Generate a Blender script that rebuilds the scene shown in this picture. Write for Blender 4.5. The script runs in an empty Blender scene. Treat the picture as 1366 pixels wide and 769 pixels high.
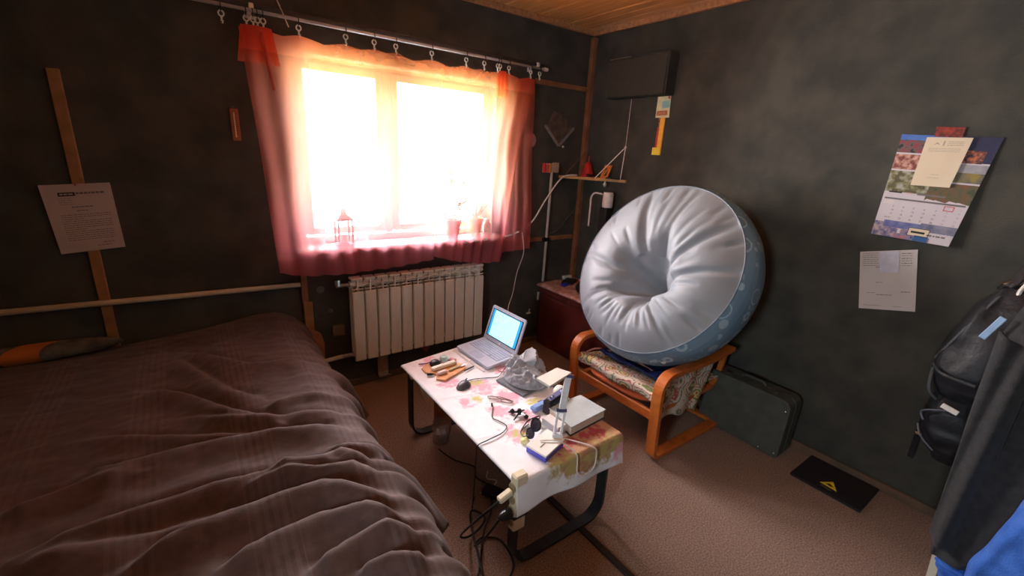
import bpy, math, random
from math import sin, cos, pi, radians, exp, sqrt
from mathutils import Vector, Matrix, Euler, noise
random.seed(7)
SC = bpy.context.scene
COL = SC.collection

# ------------------------------------------------------------------ camera, world, light, exposure
cam_d = bpy.data.cameras.new('camera'); cam = bpy.data.objects.new('camera', cam_d); COL.objects.link(cam)
cam.location = (-2.7186, -2.7688, 1.5611)
cam.rotation_euler = (1.2752, -0.0525, -0.6221)
cam_d.sensor_width = 36; cam_d.lens = 589.0 / 1366 * 36
cam_d.clip_start = 0.02
SC.camera = cam
W = bpy.data.worlds.new('daylight'); SC.world = W; W.use_nodes = True
wb = W.node_tree.nodes['Background']
wb.inputs[0].default_value = (0.78, 0.92, 1.0, 1); wb.inputs[1].default_value = 7.0
pl = bpy.data.lights.new('window_portal', 'AREA'); pl.shape = 'RECTANGLE'; pl.size = 1.4; pl.size_y = 1.1
pl.cycles.is_portal = True
plo = bpy.data.objects.new('window_portal', pl); COL.objects.link(plo)
plo.location = (-1.56, 0.2, 1.5); plo.rotation_euler = (-pi/2, 0, 0)
pl2 = bpy.data.lights.new('window_portal', 'AREA'); pl2.shape = 'RECTANGLE'; pl2.size = .6; pl2.size_y = .5  # portal for the added fill window
pl2.cycles.is_portal = True
plo2 = bpy.data.objects.new('window_portal', pl2); COL.objects.link(plo2)
plo2.location = (-4.3, -2.9, 1.6); plo2.rotation_euler = (0, -pi/2, 0)
vs = SC.view_settings
vs.view_transform = 'Standard'; vs.look = 'None'; vs.gamma = 1.0; vs.use_curve_mapping = False
vs.exposure = 3.05

# ------------------------------------------------------------------ materials
def lin(c):
    return tuple((x/255/12.92 if x/255 <= .04045 else ((x/255+.055)/1.055)**2.4) for x in c) + (1,)
_m = {}
def mat(name, col, rough=.6, col2=None, scale=30, bump=0, bscale=None, metal=0, detail=3, spec=.4, aniso=None, sheen=0, trans=0, alpha=1):
    if name in _m: return _m[name]
    m = bpy.data.materials.new(name); m.use_nodes = True; _m[name] = m
    nt = m.node_tree; N = nt.nodes; L = nt.links; b = N['Principled BSDF']
    b.inputs['Roughness'].default_value = rough; b.inputs['Metallic'].default_value = metal
    b.inputs['Specular IOR Level'].default_value = spec
    if sheen: b.inputs['Sheen Weight'].default_value = sheen
    if trans: b.inputs['Transmission Weight'].default_value = trans
    if alpha < 1: b.inputs['Alpha'].default_value = alpha
    tc = N.new('ShaderNodeTexCoord'); mp = N.new('ShaderNodeMapping')
    L.new(tc.outputs['Object'], mp.inputs[0])
    if aniso: mp.inputs['Scale'].default_value = aniso
    nz = N.new('ShaderNodeTexNoise'); nz.inputs['Scale'].default_value = scale; nz.inputs['Detail'].default_value = detail
    L.new(mp.outputs[0], nz.inputs[0])
    rp = N.new('ShaderNodeValToRGB'); L.new(nz.outputs[0], rp.inputs[0])
    c1 = lin(col); c2 = lin(col2) if col2 else tuple(min(1, x*1.18) for x in c1[:3]) + (1,)
    rp.color_ramp.elements[0].position = .35; rp.color_ramp.elements[1].position = .65
    rp.color_ramp.elements[0].color = c1; rp.color_ramp.elements[1].color = c2
    L.new(rp.outputs[0], b.inputs['Base Color'])
    if bump:
        n2 = N.new('ShaderNodeTexNoise'); n2.inputs['Scale'].default_value = bscale or scale; n2.inputs['Detail'].default_value = 4
        L.new(mp.outputs[0], n2.inputs[0])
        bp = N.new('ShaderNodeBump'); bp.inputs['Strength'].default_value = bump; bp.inputs['Distance'].default_value = .01
        L.new(n2.outputs[0], bp.inputs['Height']); L.new(bp.outputs[0], b.inputs['Normal'])
    return m
def emis(name, col, s):
    m = mat(name, col); b = m.node_tree.nodes['Principled BSDF']
    for l in list(b.inputs['Base Color'].links): m.node_tree.links.new(l.from_socket, b.inputs['Emission Color'])
    b.inputs['Emission Strength'].default_value = s
    return m
def base_link(m):
    b = m.node_tree.nodes['Principled BSDF']; return b, b.inputs['Base Color'].links[0].from_socket
def mixc(m, fac, a, c):
    n = m.node_tree.nodes.new('ShaderNodeMix'); n.data_type = 'RGBA'; L = m.node_tree.links
    L.new(fac, n.inputs[0])
    if isinstance(a, tuple): n.inputs[6].default_value = a
    else: L.new(a, n.inputs[6])
    if isinstance(c, tuple): n.inputs[7].default_value = c
    else: L.new(c, n.inputs[7])
    return n.outputs[2]
def mth(m, op, a, b=0.0, c=0.0):
    n = m.node_tree.nodes.new('ShaderNodeMath'); n.operation = op
    for i, x in enumerate((a, b, c)):
        if isinstance(x, (int, float)): n.inputs[i].default_value = x
        else: m.node_tree.links.new(x, n.inputs[i])
    return n.outputs[0]
def wpos(m):
    return m.node_tree.nodes.new('ShaderNodeNewGeometry').outputs['Position']
def sepxyz(m, v):
    n = m.node_tree.nodes.new('ShaderNodeSeparateXYZ'); m.node_tree.links.new(v, n.inputs[0]); return n.outputs

M_wall = mat('dark_felt_wall', (62, 62, 58), .85, (82, 80, 72), 6, .35, 260, detail=8)
M_floor = mat('brown_carpet', (132, 108, 98), .95, (180, 154, 138), 150, .7, 350, detail=6, spec=.1)
M_ceil = mat('pine_board', (214, 138, 74), .5, (236, 166, 96), 5, .1, 20, aniso=(9, .6, 9))
M_trim = mat('pine_trim', (176, 116, 76), .6, (204, 146, 100), 8, .1, 20, aniso=(6, 6, 6))
M_batten = mat('old_pine_batten', (128, 82, 56), .7, (158, 108, 74), 10, .2, 30)
M_batten2 = mat('raw_pine_batten', (140, 100, 60), .75, (170, 126, 80), 10, .2, 30)
M_base = mat('worn_baseboard', (120, 92, 72), .75, (96, 82, 66), 9, .2, 30)
M_white = mat('white_window_paint', (236, 232, 224), .4, (244, 240, 234), 6)
M_sill = mat('white_sill', (232, 226, 220), .35, (240, 236, 230), 5)
M_rad = mat('cream_radiator_enamel', (232, 224, 212), .35, (238, 232, 220), 4)
M_radd = mat('radiator_grey_inner', (150, 142, 136), .5, (170, 160, 152), 8)
M_pipe = mat('cream_pipe_paint', (190, 176, 150), .45, (206, 192, 168), 12)
M_chrome = mat('chrome', (190, 190, 188), .25, (205, 205, 202), 30, metal=1)
M_rod = mat('brushed_steel_rail', (222, 222, 228), .25, (232, 232, 238), 40, metal=.3)
M_clear = mat('pale_plastic', (215, 218, 205), .3, (230, 232, 222), 40)
M_black = mat('black_plastic', (26, 26, 28), .4, (34, 34, 36), 40)
M_blackm = mat('black_metal', (34, 34, 36), .35, (44, 44, 46), 30, .1, 200)
M_rubber = mat('black_cable', (22, 21, 22), .5, (30, 29, 30), 60)
M_wcable = mat('white_cable', (226, 214, 210), .5, (236, 226, 222), 60)
M_paper = mat('white_paper', (214, 206, 204), .8, (222, 214, 212), 6, .05, 60)
M_paperL = mat('aged_white_paper', (196, 180, 176), .75, (206, 190, 186), 5, .05, 40)
M_cream = mat('cream_paper', (226, 208, 180), .8, (232, 216, 190), 5)
M_ink = mat('grey_print', (110, 104, 104), .8); M_ink2 = mat('black_print', (50, 48, 46), .8)
M_pinkink = mat('pink_print', (214, 150, 146), .8); M_red = mat('red_plastic', (196, 40, 44), .4, (210, 52, 52), 12)
M_redink = mat('red_print', (190, 60, 62), .8)

# ------------------------------------------------------------------ mesh builder
class MB:
    def __init__(s): s.v = []; s.f = []; s.mi = []; s.cur = 0
    def add(s, vs, fs):
        o = len(s.v); s.v += [tuple(x) for x in vs]
        for f in fs: s.f.append(tuple(i+o for i in f)); s.mi.append(s.cur)
        return s
    def box(s, c, d, r=None, ch=0):
        c = Vector(c); h = [x/2 for x in d]
        R = Euler(r).to_matrix() if r else Matrix.Identity(3)
        if ch <= 0:
            vs = [c + R @ Vector((x*h[0], y*h[1], z*h[2])) for x in (-1, 1) for y in (-1, 1) for z in (-1, 1)]
            return s.add(vs, [(0,1,3,2),(4,6,7,5),(0,4,5,1),(2,3,7,6),(0,2,6,4),(1,5,7,3)])
        # chamfered box: three insets per corner
        vs = []; idx = {}
        for x in (-1, 1):
            for y in (-1, 1):
                for z in (-1, 1):
                    for k in range(3):
                        p = [x*(h[0]-ch), y*(h[1]-ch), z*(h[2]-ch)]; p[k] = (x, y, z)[k]*h[k]
                        idx[(x, y, z, k)] = len(vs); vs.append(c + R @ Vector(p))
        fs = []
        def q(a): fs.append(tuple(idx[t] for t in a))
        for sg in (-1, 1):
            q([(sg,-1,-1,0),(sg,1,-1,0),(sg,1,1,0),(sg,-1,1,0)][::sg])
            q([(-1,sg,-1,1),(-1,sg,1,1),(1,sg,1,1),(1,sg,-1,1)][::sg])
            q([(-1,-1,sg,2),(1,-1,sg,2),(1,1,sg,2),(-1,1,sg,2)][::sg])
        for a in (-1, 1):
            for b in (-1, 1):
                q([(a,b,-1,0),(a,b,-1,1),(a,b,1,1),(a,b,1,0)][::-a*b])
                q([(a,-1,b,0),(a,-1,b,2),(a,1,b,2),(a,1,b,0)][::a*b])
                q([(-1,a,b,1),(-1,a,b,2),(1,a,b,2),(1,a,b,1)][::-a*b])
        for x in (-1, 1):
            for y in (-1, 1):
                for z in (-1, 1): q([(x,y,z,0),(x,y,z,1),(x,y,z,2)][::x*y*z])
        return s.add(vs, fs)
    def tube(s, pts, r, seg=8, cap=True, smooth_path=0):
        pts = [Vector(p) for p in pts]
        if smooth_path: pts = catmull(pts, smooth_path)
        rs = r if isinstance(r, (list, tuple)) else None
        n = len(pts); vs = []; up = None
        for i, p in enumerate(pts):
            t = (pts[min(i+1, n-1)] - pts[max(i-1, 0)]).normalized()
            if up is None:
                up = Vector((0, 0, 1)) if abs(t.z) < .9 else Vector((1, 0, 0))
            a = t.cross(up).normalized(); b = a.cross(t).normalized(); up = b
            rr = (rs[int(i*(len(rs)-1)/(n-1))] if rs else r)
            for k in range(seg):
                an = 2*pi*k/seg; vs.append(p + (a*cos(an) + b*sin(an))*rr)
        fs = [(i*seg+k, i*seg+(k+1) % seg, (i+1)*seg+(k+1) % seg, (i+1)*seg+k) for i in range(n-1) for k in range(seg)]
        if cap: fs += [tuple(range(seg))[::-1], tuple((n-1)*seg+k for k in range(seg))]
        return s.add(vs, fs)
    def ribbon(s, pts, w, t, axis=(0, 1, 0)):     # flat bar of width w along axis following a path
        pts = [Vector(p) for p in pts]; ax = Vector(axis).normalized(); n = len(pts); vs = []
        for i, p in enumerate(pts):
            d = (pts[min(i+1, n-1)] - pts[max(i-1, 0)]).normalized(); nn = d.cross(ax).normalized()
            for a, b in ((-1,-1),(1,-1),(1,1),(-1,1)): vs.append(p + ax*(a*w/2) + nn*(b*t/2))
        fs = [(i*4+k, i*4+(k+1) % 4, (i+1)*4+(k+1) % 4, (i+1)*4+k) for i in range(n-1) for k in range(4)]
        fs += [(3,2,1,0), tuple((n-1)*4+k for k in range(4))]
        return s.add(vs, fs)
    def lathe(s, prof, c=(0, 0, 0), seg=24, rot=None):
        c = Vector(c); R = Euler(rot).to_matrix() if rot else Matrix.Identity(3); vs = []
        for r, z in prof:
            for k in range(seg):
                a = 2*pi*k/seg; vs.append(c + R @ Vector((r*cos(a), r*sin(a), z)))
        fs = [(i*seg+k, i*seg+(k+1) % seg, (i+1)*seg+(k+1) % seg, (i+1)*seg+k) for i in range(len(prof)-1) for k in range(seg)]
        fs += [tuple(range(seg))[::-1], tuple((len(prof)-1)*seg+k for k in range(seg))]
        return s.add(vs, fs)
    def grid(s, fn, nu, nv, wrap=False):
        vs = [fn(i/nu, j/nv) for j in range(nv+1) for i in range(nu + (0 if wrap else 1))]
        w = nu if wrap else nu+1
        fs = [(j*w+i, j*w+(i+1) % w, (j+1)*w+(i+1) % w, (j+1)*w+i) for j in range(nv) for i in range(nu)]
        return s.add(vs, fs)
    def prism(s, poly, d0, d1, fr):               # poly in (u,v), extruded from depth d0 to d1 in a frame function
        n = len(poly); vs = [fr(u, v, d0) for u, v in poly] + [fr(u, v, d1) for u, v in poly]
        fs = [tuple(range(n)), tuple(range(2*n-1, n-1, -1))] + [(i, i+n, (i+1) % n+n, (i+1) % n) for i in range(n)]
        return s.add(vs, fs)
    def build(s, name, m, parent=None, smooth=False, solid=0, sub=0, origin=None, bevel=0):
        me = bpy.data.meshes.new(name); 
        if parent is not None: org = Vector(parent['_o']) if '_o' in parent else Vector((0,0,0))
        elif origin is not None: org = Vector(origin)
        else:
            xs = list(zip(*s.v)); org = Vector(((min(xs[0])+max(xs[0]))/2, (min(xs[1])+max(xs[1]))/2, min(xs[2])))
        me.from_pydata([tuple(Vector(v)-org) for v in s.v], [], s.f); me.validate(); me.update()
        ms = m if isinstance(m, (list, tuple)) else [m]
        for x in ms: me.materials.append(x)
        if len(ms) > 1:
            for p, i in zip(me.polygons, s.mi): p.material_index = i
        if smooth:
            for p in me.polygons: p.use_smooth = True
        o = bpy.data.objects.new(name, me); COL.objects.link(o)
        if parent is not None:
            o.parent = parent; o['_o'] = tuple(org)
        else: o.location = org; o['_o'] = tuple(org)
        if bevel:
            b = o.modifiers.new('b', 'BEVEL'); b.width = bevel; b.segments = 2; b.limit_method = 'ANGLE'
        if solid:
            md = o.modifiers.new('s', 'SOLIDIFY'); md.thickness = solid; md.offset = 0
        if sub:
            md = o.modifiers.new('u', 'SUBSURF'); md.levels = sub; md.render_levels = sub
        return o
def catmull(P, k):
    out = []; n = len(P)
    for i in range(n-1):
        p0, p1, p2, p3 = P[max(i-1, 0)], P[i], P[i+1], P[min(i+2, n-1)]
        for j in range(k):
            t = j/k
            out.append(.5*((2*p1) + (p2-p0)*t + (2*p0-5*p1+4*p2-p3)*t*t + (3*p1-p0-3*p2+p3)*t**3))
    out.append(P[-1]); return out
def B(): return MB()
def thing(name, label, cat, loc=(0, 0, 0), group=None):
    o = bpy.data.objects.new(name, None); COL.objects.link(o); o.location = loc; o.empty_display_size = .05
    o['_o'] = tuple(loc); o['label'] = label; o['category'] = cat
    if group: o['group'] = group
    return o
def tag(o, label, cat, group=None):
    o['label'] = label; o['category'] = cat
    if group: o['group'] = group
    return o
def struct(o): o['kind'] = 'structure'; return o
def dup(root, loc, label=None):
    r = root.copy(); COL.objects.link(r); r.location = loc
    if label: r['label'] = label
    for ch in list(root.children):
        c = ch.copy(); COL.objects.link(c); c.parent = r
        for g in list(ch.children):
            d = g.copy(); COL.objects.link(d); d.parent = c
    return r

# ------------------------------------------------------------------ room shell
XL, YF, H = -4.15, -3.7, 2.493
struct(B().box(((XL)/2, YF/2, -.05), (-XL+.4, -YF+.4, .1)).build('floor', M_floor))
# window wall with its opening
wx0, wx1, wz0, wz1 = -2.21, -.885, .975, 2.02
b = B()
b.box(((XL-.1+wx0)/2, .11, H/2), (wx0-XL+.1, .22, H)); b.box(((wx1+.1)/2, .11, H/2), (.1-wx1, .22, H))
b.box(((wx0+wx1)/2, .11, wz0/2), (wx1-wx0, .22, wz0)); b.box(((wx0+wx1)/2, .11, (wz1+H)/2), (wx1-wx0, .22, H-wz1))
struct(b.build('wall_back', M_wall))
struct(B().box((.06, YF/2, H/2), (.12, -YF, H)).build('wall_right', M_wall))
oy0, oy1, oz0, oz1 = -3.15, -2.65, 1.3, 1.9      # fill window, added unseen in the left wall behind the camera
b = B(); b.box((XL-.06, (YF+oy0)/2, H/2), (.12, oy0-YF, H)); b.box((XL-.06, oy1/2, H/2), (.12, -oy1, H))
b.box((XL-.06, (oy0+oy1)/2, oz0/2), (.12, oy1-oy0, oz0)); b.box((XL-.06, (oy0+oy1)/2, (oz1+H)/2), (.12, oy1-oy0, H-oz1))
struct(b.build('wall_left', M_wall))
b = B().box((XL/2, YF-.06, H/2), (-XL+.2, .12, H))
struct(b.build('wall_front', M_wall))
ce = struct(B().box((XL/2, YF/2, H+.06), (-XL+.3, -YF+.3, .08)).build('ceiling', M_trim))
x = 0.0; k = 0
while x > XL:
    w = .096
    B().box((x-w/2-.002, YF/2, H+.011 - .0015*((k*7) % 3)), (w-.005, -YF, .018), ch=.004).build('ceiling_board', M_ceil, ce)
    x -= w; k += 1
def st_box(name, c, d, m, ch=.003, r=None): return struct(B().box(c, d, r, ch).build(name, m))
st_box('trim_1', (XL/2, -.016, H-.018), (-XL, .03, .036), M_trim)
st_box('trim_2', (-.016, YF/2, H-.018), (.03, -YF, .036), M_trim)
st_box('trim_3', (-.02, -.02, 1.24), (.04, .04, 2.41), M_batten)                 # corner post
st_box('trim_4', (-.3, -.011, 2.075), (.53, .02, .035), M_batten)
st_box('trim_5', (-.45, -.011, .905), (.78, .02, .034), M_batten)
st_box('trim_6', (-3.105, -.011, 1.17), (.042, .02, 1.26), M_batten2)             # batten behind the bed
st_box('trim_7', (-2.222, -.011, .80), (.036, .02, .34), M_batten)
st_box('trim_8', (-2.21, -.014, .47), (.05, .026, .34), M_batten2)
st_box('baseboard_back', (XL/2, -.012, .022), (-XL, .022, .044), M_base)
st_box('baseboard_right', (-.012, YF/2, .022), (.022, -YF, .044), M_base)
# reveals
b = B(); b.box((wx0+.004, .07, (wz0+wz1)/2), (.008, .138, wz1-wz0)); b.box((wx1-.004, .07, (wz0+wz1)/2), (.008, .138, wz1-wz0)); b.box(((wx0+wx1)/2, .07, wz1-.004), (wx1-wx0, .138, .008))
struct(b.build('trim_9', M_white))

# window: frame, two sashes, panes, handle
win = bpy.data.objects.new('window_1', None); COL.objects.link(win); win.location = (-1.55, .09, wz0); win['_o'] = (-1.55, .09, wz0); win['kind'] = 'structure'
def ring(b, x0, x1, z0, z1, w, y, t, ch=.004):
    b.box((x0+w/2, y, (z0+z1)/2), (w, t, z1-z0), None, ch); b.box((x1-w/2, y, (z0+z1)/2), (w, t, z1-z0), None, ch)
    b.box(((x0+x1)/2, y, z0+w/2), (x1-x0-2*w, t, w), None, ch); b.box(((x0+x1)/2, y, z1-w/2), (x1-x0-2*w, t, w), None, ch)
b = B(); ring(b, wx0+.008, wx1-.008, wz0, wz1-.008, .04, .11, .07); fr = b.build('frame', M_white, win)
B().box((-1.655, .105, 1.5), (.05, .075, .96), None, .004).build('mullion', M_white, win)
M_glass = bpy.data.materials.new('window_glass'); M_glass.use_nodes = True
nt = M_glass.node_tree; nt.nodes.clear()
o_ = nt.nodes.new('ShaderNodeOutputMaterial'); mx = nt.nodes.new('ShaderNodeMixShader'); t_ = nt.nodes.new('ShaderNodeBsdfTransparent'); g_ = nt.nodes.new('ShaderNodeBsdfGlossy')
g_.inputs['Roughness'].default_value = .02; fz = nt.nodes.new('ShaderNodeFresnel'); fz.inputs[0].default_value = 1.4
nt.links.new(fz.outputs[0], mx.inputs[0]); nt.links.new(t_.outputs[0], mx.inputs[1]); nt.links.new(g_.outputs[0], mx.inputs[2]); nt.links.new(mx.outputs[0], o_.inputs[0])
t_.inputs[0].default_value = (.97, .98, .98, 1)
for i, (a, c) in enumerate(((-2.165, -1.682), (-1.628, -.925))):
    b = B(); ring(b, a, c, 1.03, 1.985, .042, .075, .05); s_ = b.build('sash', M_white, win)
    B().box(((a+c)/2, .078, 1.505), (c-a-.08, .006, .875)).build('pane', M_glass, s_)
    if i == 0:
        B().box(((a+c)/2, .062, 1.72), (c-a-.08, .01, .006)).build('glazing_bar', M_white, s_)
hb = B(); hb.box((-1.66, .045, 1.42), (.026, .01, .06), None, .002); hb.box((-1.66, .02, 1.385), (.018, .012, .12), None, .003); hb.tube([(-1.66, .042, 1.43), (-1.66, .02, 1.43)], .008); hb.build('handle', M_white, win)
fill_win = bpy.data.objects.new('fill_window', None); COL.objects.link(fill_win); fill_win.location = (XL, -2.9, 1.15); fill_win['_o'] = (XL, -2.9, 1.15); fill_win['kind'] = 'structure'  # unseen opening, added to brighten the inflatable chair and right wall
b = B(); w2 = XL-.06
b.box((w2, oy0+.015, 1.6), (.06, .03, .6)); b.box((w2, oy1-.015, 1.6), (.06, .03, .6)); b.box((w2, -2.9, oz0+.015), (.06, .44, .03)); b.box((w2, -2.9, oz1-.015), (.06, .44, .03)); b.build('frame', M_white, fill_win)
B().box((w2, -2.9, 1.6), (.006, .44, .54)).build('pane', M_glass, fill_win)
sb = B(); sb.box((-1.56, -.045, .965), (1.40, .205, .022), None, .005)
struct(sb.build('trim_10', M_sill))

# ------------------------------------------------------------------ pipes & radiator
t = thing('heating_pipe', 'long cream heating pipe along the dark wall above the bed', 'pipe', (-3.2, -.03, .77))
B().tube([(-4.1, -.035, .80), (-3.1, -.035, .777), (-2.245, -.035, .757)], .014, 10).build('pipe_run', M_pipe, t, smooth=True)
for x in (-3.75, -2.7):
    b = B(); b.tube([(x, -.035, .775 if x > -3 else .785), (x, 0, .775 if x > -3 else .785)], .006); b.build('bracket', M_chrome, t)
t = thing('radiator', 'cream sectional radiator under the window', 'radiator', (-1.5, -.08, .226))
zr0, zr1 = .226, .785
for i in range(12):
    xc = -1.98+.08*i+.04
    b = B()
    b.box((xc, -.123, zr0+.235), (.074, .014, .47), None, .006)
    b.box((xc, -.085, zr0+.27), (.012, .062, .50)); b.box((xc, -.05, zr0+.26), (.066, .008, .46), None, .003)
    b.tube([(xc-.0395, -.085, zr0+.045), (xc+.0395, -.085, zr0+.045)], .022, 10); b.tube([(xc-.0395, -.085, zr1-.05), (xc+.0395, -.085, zr1-.05)], .022, 10)
    s_ = b.build('section', M_rad, t)
    b = B()
    for k, z in enumerate((.705, .733, .757)):
        b.box((xc, -.112+.004*k, z), (.07, .03, .007), (radians(-28), 0, 0), .002)
    b.box((xc, -.09, zr1-.012), (.074, .07, .014), None, .006)
    b.box((xc, -.118, .733), (.007, .016, .075))
    b.build('grille', M_rad, s_)
b = B(); b.tube([(-2.06, -.085, .735), (-1.98, -.085, .735)], .014, 10); b.tube([(-2.05, -.085, .735), (-2.05, -.085, .775)], .02, 10); b.tube([(-2.045, -.085, .735), (-2.045, -.01, .735)], .009, 8)
b.build('valve', M_chrome, t, smooth=False)
b = B(); b.tube([(-2.045, -.085, .265), (-1.98, -.085, .265)], .016, 10); b.build('lower_valve', M_chrome, t)
b = B(); b.tube([(-2.3, -.085, .25), (-2.04, -.085, .265)], .013, 10); b.build('lower_pipe', M_pipe, t, smooth=True)
b = B(); b.box((-1.775, -.05, .13), (.075, .02, .14), None, .003); b.box((-1.775, -.06, .055), (.085, .05, .012)); b.build('foot_bracket', M_chrome, t)
tag(B().box((-2.04, -.007, .415), (.075, .012, .075), None, .003).build('junction_box', mat('beige_plastic', (112, 96, 74), .6)), 'small beige square wall box left of the radiator', 'wall box')
t = B(); t.prism([(-1.49, .19), (-1.38, .19), (-1.43, .12)], .002, .012, lambda u, v, d: Vector((u, -d, v))); tag(t.build('wall_patch', mat('terracotta_patch', (150, 90, 78), .8)), 'small terracotta triangle on wall below the radiator', 'patch')
for nm, c, d, lb in (('plaster_smear', (-2.13, -.004, .70), (.05, .006, .018), 'pale smear on dark wall just below the curtain, left of radiator'), ('plaster_smear', (-2.08, -.004, .555), (.035, .006, .03), 'round pale smear on dark wall, lower of the two left of the radiator')):
    tag(B().lathe([(.001, 0), (d[0]*.4, .001), (d[0]*.5, .003), (d[0]*.3, .005), (.001, .006)], (c[0], 0, c[2]), 10, (pi/2, 0, 0)).build(nm, mat('plaster', (108, 108, 104), .9)), lb, 'smear')

# ------------------------------------------------------------------ curtain rail and ring clips
t = thing('curtain_rail', 'steel double curtain rail on brackets above the window', 'curtain rail', (-1.55, -.1, 2.13))
b = B(); b.tube([(-2.62, -.12, 2.14), (-.565, -.12, 2.137)], .0085, 10); b.build('front_rod', M_rod, t, smooth=True)
b = B(); b.tube([(-2.62, -.085, 2.165), (-.555, -.085, 2.16)], .015, 10); b.build('rear_rod', mat('dull_grey_rail', (84, 80, 84), .5), t, smooth=True)
for x in (-2.36, -.62):
    b = B(); b.box((x, -.055, 2.16), (.022, .11, .03), None, .003); b.box((x, -.006, 2.16), (.04, .012, .07), None, .003); b.build('bracket', M_rod, t)
b = B(); b.tube([(-.58, -.12, 2.137), (-.55, -.12, 2.137)], .013, 10); b.build('end_cap', M_rod, t)
ORD = 'first second third fourth fifth sixth seventh eighth ninth tenth eleventh twelfth thirteenth fourteenth fifteenth sixteenth seventeenth'.split()
ringx = [-2.487, -2.388, -2.36, -2.342, -2.318, -2.162, -1.934, -1.782, -1.659, -1.438, -1.204, -1.072, -.968, -.95, -.879, -.696, -.617]
proto = None
for i, x in enumerate(ringx):
    lb = 'pale curtain ring with a small clip hanging from the steel rail'
    if proto is None:
        proto = thing('curtain_ring', lb, 'curtain ring', (x, -.12, 2.137), 'clip rings along the curtain rail')
        b = B(); b.tube([(x, -.12+.0155*cos(a*pi/8), 2.131+.0175*sin(a*pi/8)) for a in range(17)], .0025, 6); b.build('hoop', M_black, proto)
        b = B(); b.tube([(x+.011*cos(a*pi/6), -.12, 2.103+.012*sin(a*pi/6)) for a in range(13)], .0036, 6); b.build('eyelet', M_clear, proto)
        b = B(); b.box((x, -.12, 2.083), (.008, .007, .022), None, .001); b.box((x+.003, -.12, 2.069), (.006, .01, .012), (0, .3, 0)); b.build('clip', M_clear, proto)
    else: dup(proto, (x, -.12, 2.137), 'pale clip ring on the steel rail, %s from its left end' % ORD[i])
if True:
    s0 = [o for o in COL.objects if o.name == 'curtain_ring'][0]; s0['label'] = 'bare clip ring with no curtain, farthest left on the steel rail'

# sheer curtains
def curtain_mat():
    m = bpy.data.materials.new('red_orange_organza'); m.use_nodes = True; nt = m.node_tree; N = nt.nodes; L = nt.links; N.clear()
    out = N.new('ShaderNodeOutputMaterial')
    S = sepxyz(m, wpos(m))
    rz = N.new('ShaderNodeMapRange'); rz.inputs[1].default_value = .82; rz.inputs[2].default_value = 2.06; L.new(S[2], rz.inputs[0])
    r = N.new('ShaderNodeValToRGB'); L.new(rz.outputs[0], r.inputs[0])
    e = r.color_ramp.elements; e[0].position = 0; e[0].color = lin((255, 150, 165)); e[1].position = 1; e[1].color = lin((255, 130, 75))
    for p, c in ((.2, (255, 160, 165)), (.4, (255, 190, 165)), (.75, (255, 190, 150)), (.9, (255, 175, 105))):
        q = e.new(p); q.color = lin(c)
    # backlight painted into the colour: redder towards both outer sides, paler between
    dx = mth(m, 'ABSOLUTE', mth(m, 'ADD', S[0], 1.52)); fx = N.new('ShaderNodeMapRange'); fx.inputs[1].default_value = .55; fx.inputs[2].default_value = .85; L.new(dx, fx.inputs[0])
    c = mixc(m, mth(m, 'MULTIPLY', fx.outputs[0], .7), r.outputs[0], lin((255, 118, 106)))
    nz = N.new('ShaderNodeTexNoise'); nz.inputs['Scale'].default_value = 9
    tc = N.new('ShaderNodeTexCoord'); L.new(tc.outputs['Object'], nz.inputs[0])
    tr = N.new('ShaderNodeBsdfTransparent'); tl = N.new('ShaderNodeBsdfTranslucent'); df = N.new('ShaderNodeBsdfDiffuse')
    for s_ in (tl, df): L.new(c, s_.inputs[0])
    tcol = mixc(m, mth(m, 'ADD', .42, 0), (1, 1, 1, 1), c); L.new(tcol, tr.inputs[0])
    m1 = N.new('ShaderNodeMixShader'); m1.inputs[0].default_value = .25; L.new(tl.outputs[0], m1.inputs[1]); L.new(df.outputs[0], m1.inputs[2])
    m2 = N.new('ShaderNodeMixShader'); fac = mth(m, 'MULTIPLY_ADD', nz.outputs[0], .08, .14)
    low = N.new('ShaderNodeMapRange'); low.inputs[1].default_value = 1.04; low.inputs[2].default_value = .95; low.inputs[3].default_value = 0; low.inputs[4].default_value = .52; L.new(S[2], low.inputs[0])
    sd = N.new('ShaderNodeMapRange'); sd.inputs[1].default_value = .50; sd.inputs[2].default_value = .72; sd.inputs[3].default_value = 0; sd.inputs[4].default_value = .34; L.new(dx, sd.inputs[0])
    fac = mth(m, 'ADD', fac, mth(m, 'MAXIMUM', low.outputs[0], sd.outputs[0]))
    hem = N.new('ShaderNodeMapRange'); hem.inputs[1].default_value = 1.965; hem.inputs[2].default_value = 1.975; hem.inputs[3].default_value = 0; hem.inputs[4].default_value = .18; L.new(S[2], hem.inputs[0])
    fac = mth(m, 'ADD', fac, hem.outputs[0])
    L.new(fac, m2.inputs[0]); L.new(tr.outputs[0], m2.inputs[1]); L.new(m1.outputs[0], m2.inputs[2]); L.new(m2.outputs[0], out.inputs[0])
    return m
M_cur = curtain_mat()
def interp(tab, x):
    if x <= tab[0][0]: return tab[0][1]
    for (a, p), (c, q) in zip(tab, tab[1:]):
        if x <= c: return p + (q-p)*(x-a)/(c-a)
    return tab[-1][1]
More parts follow.
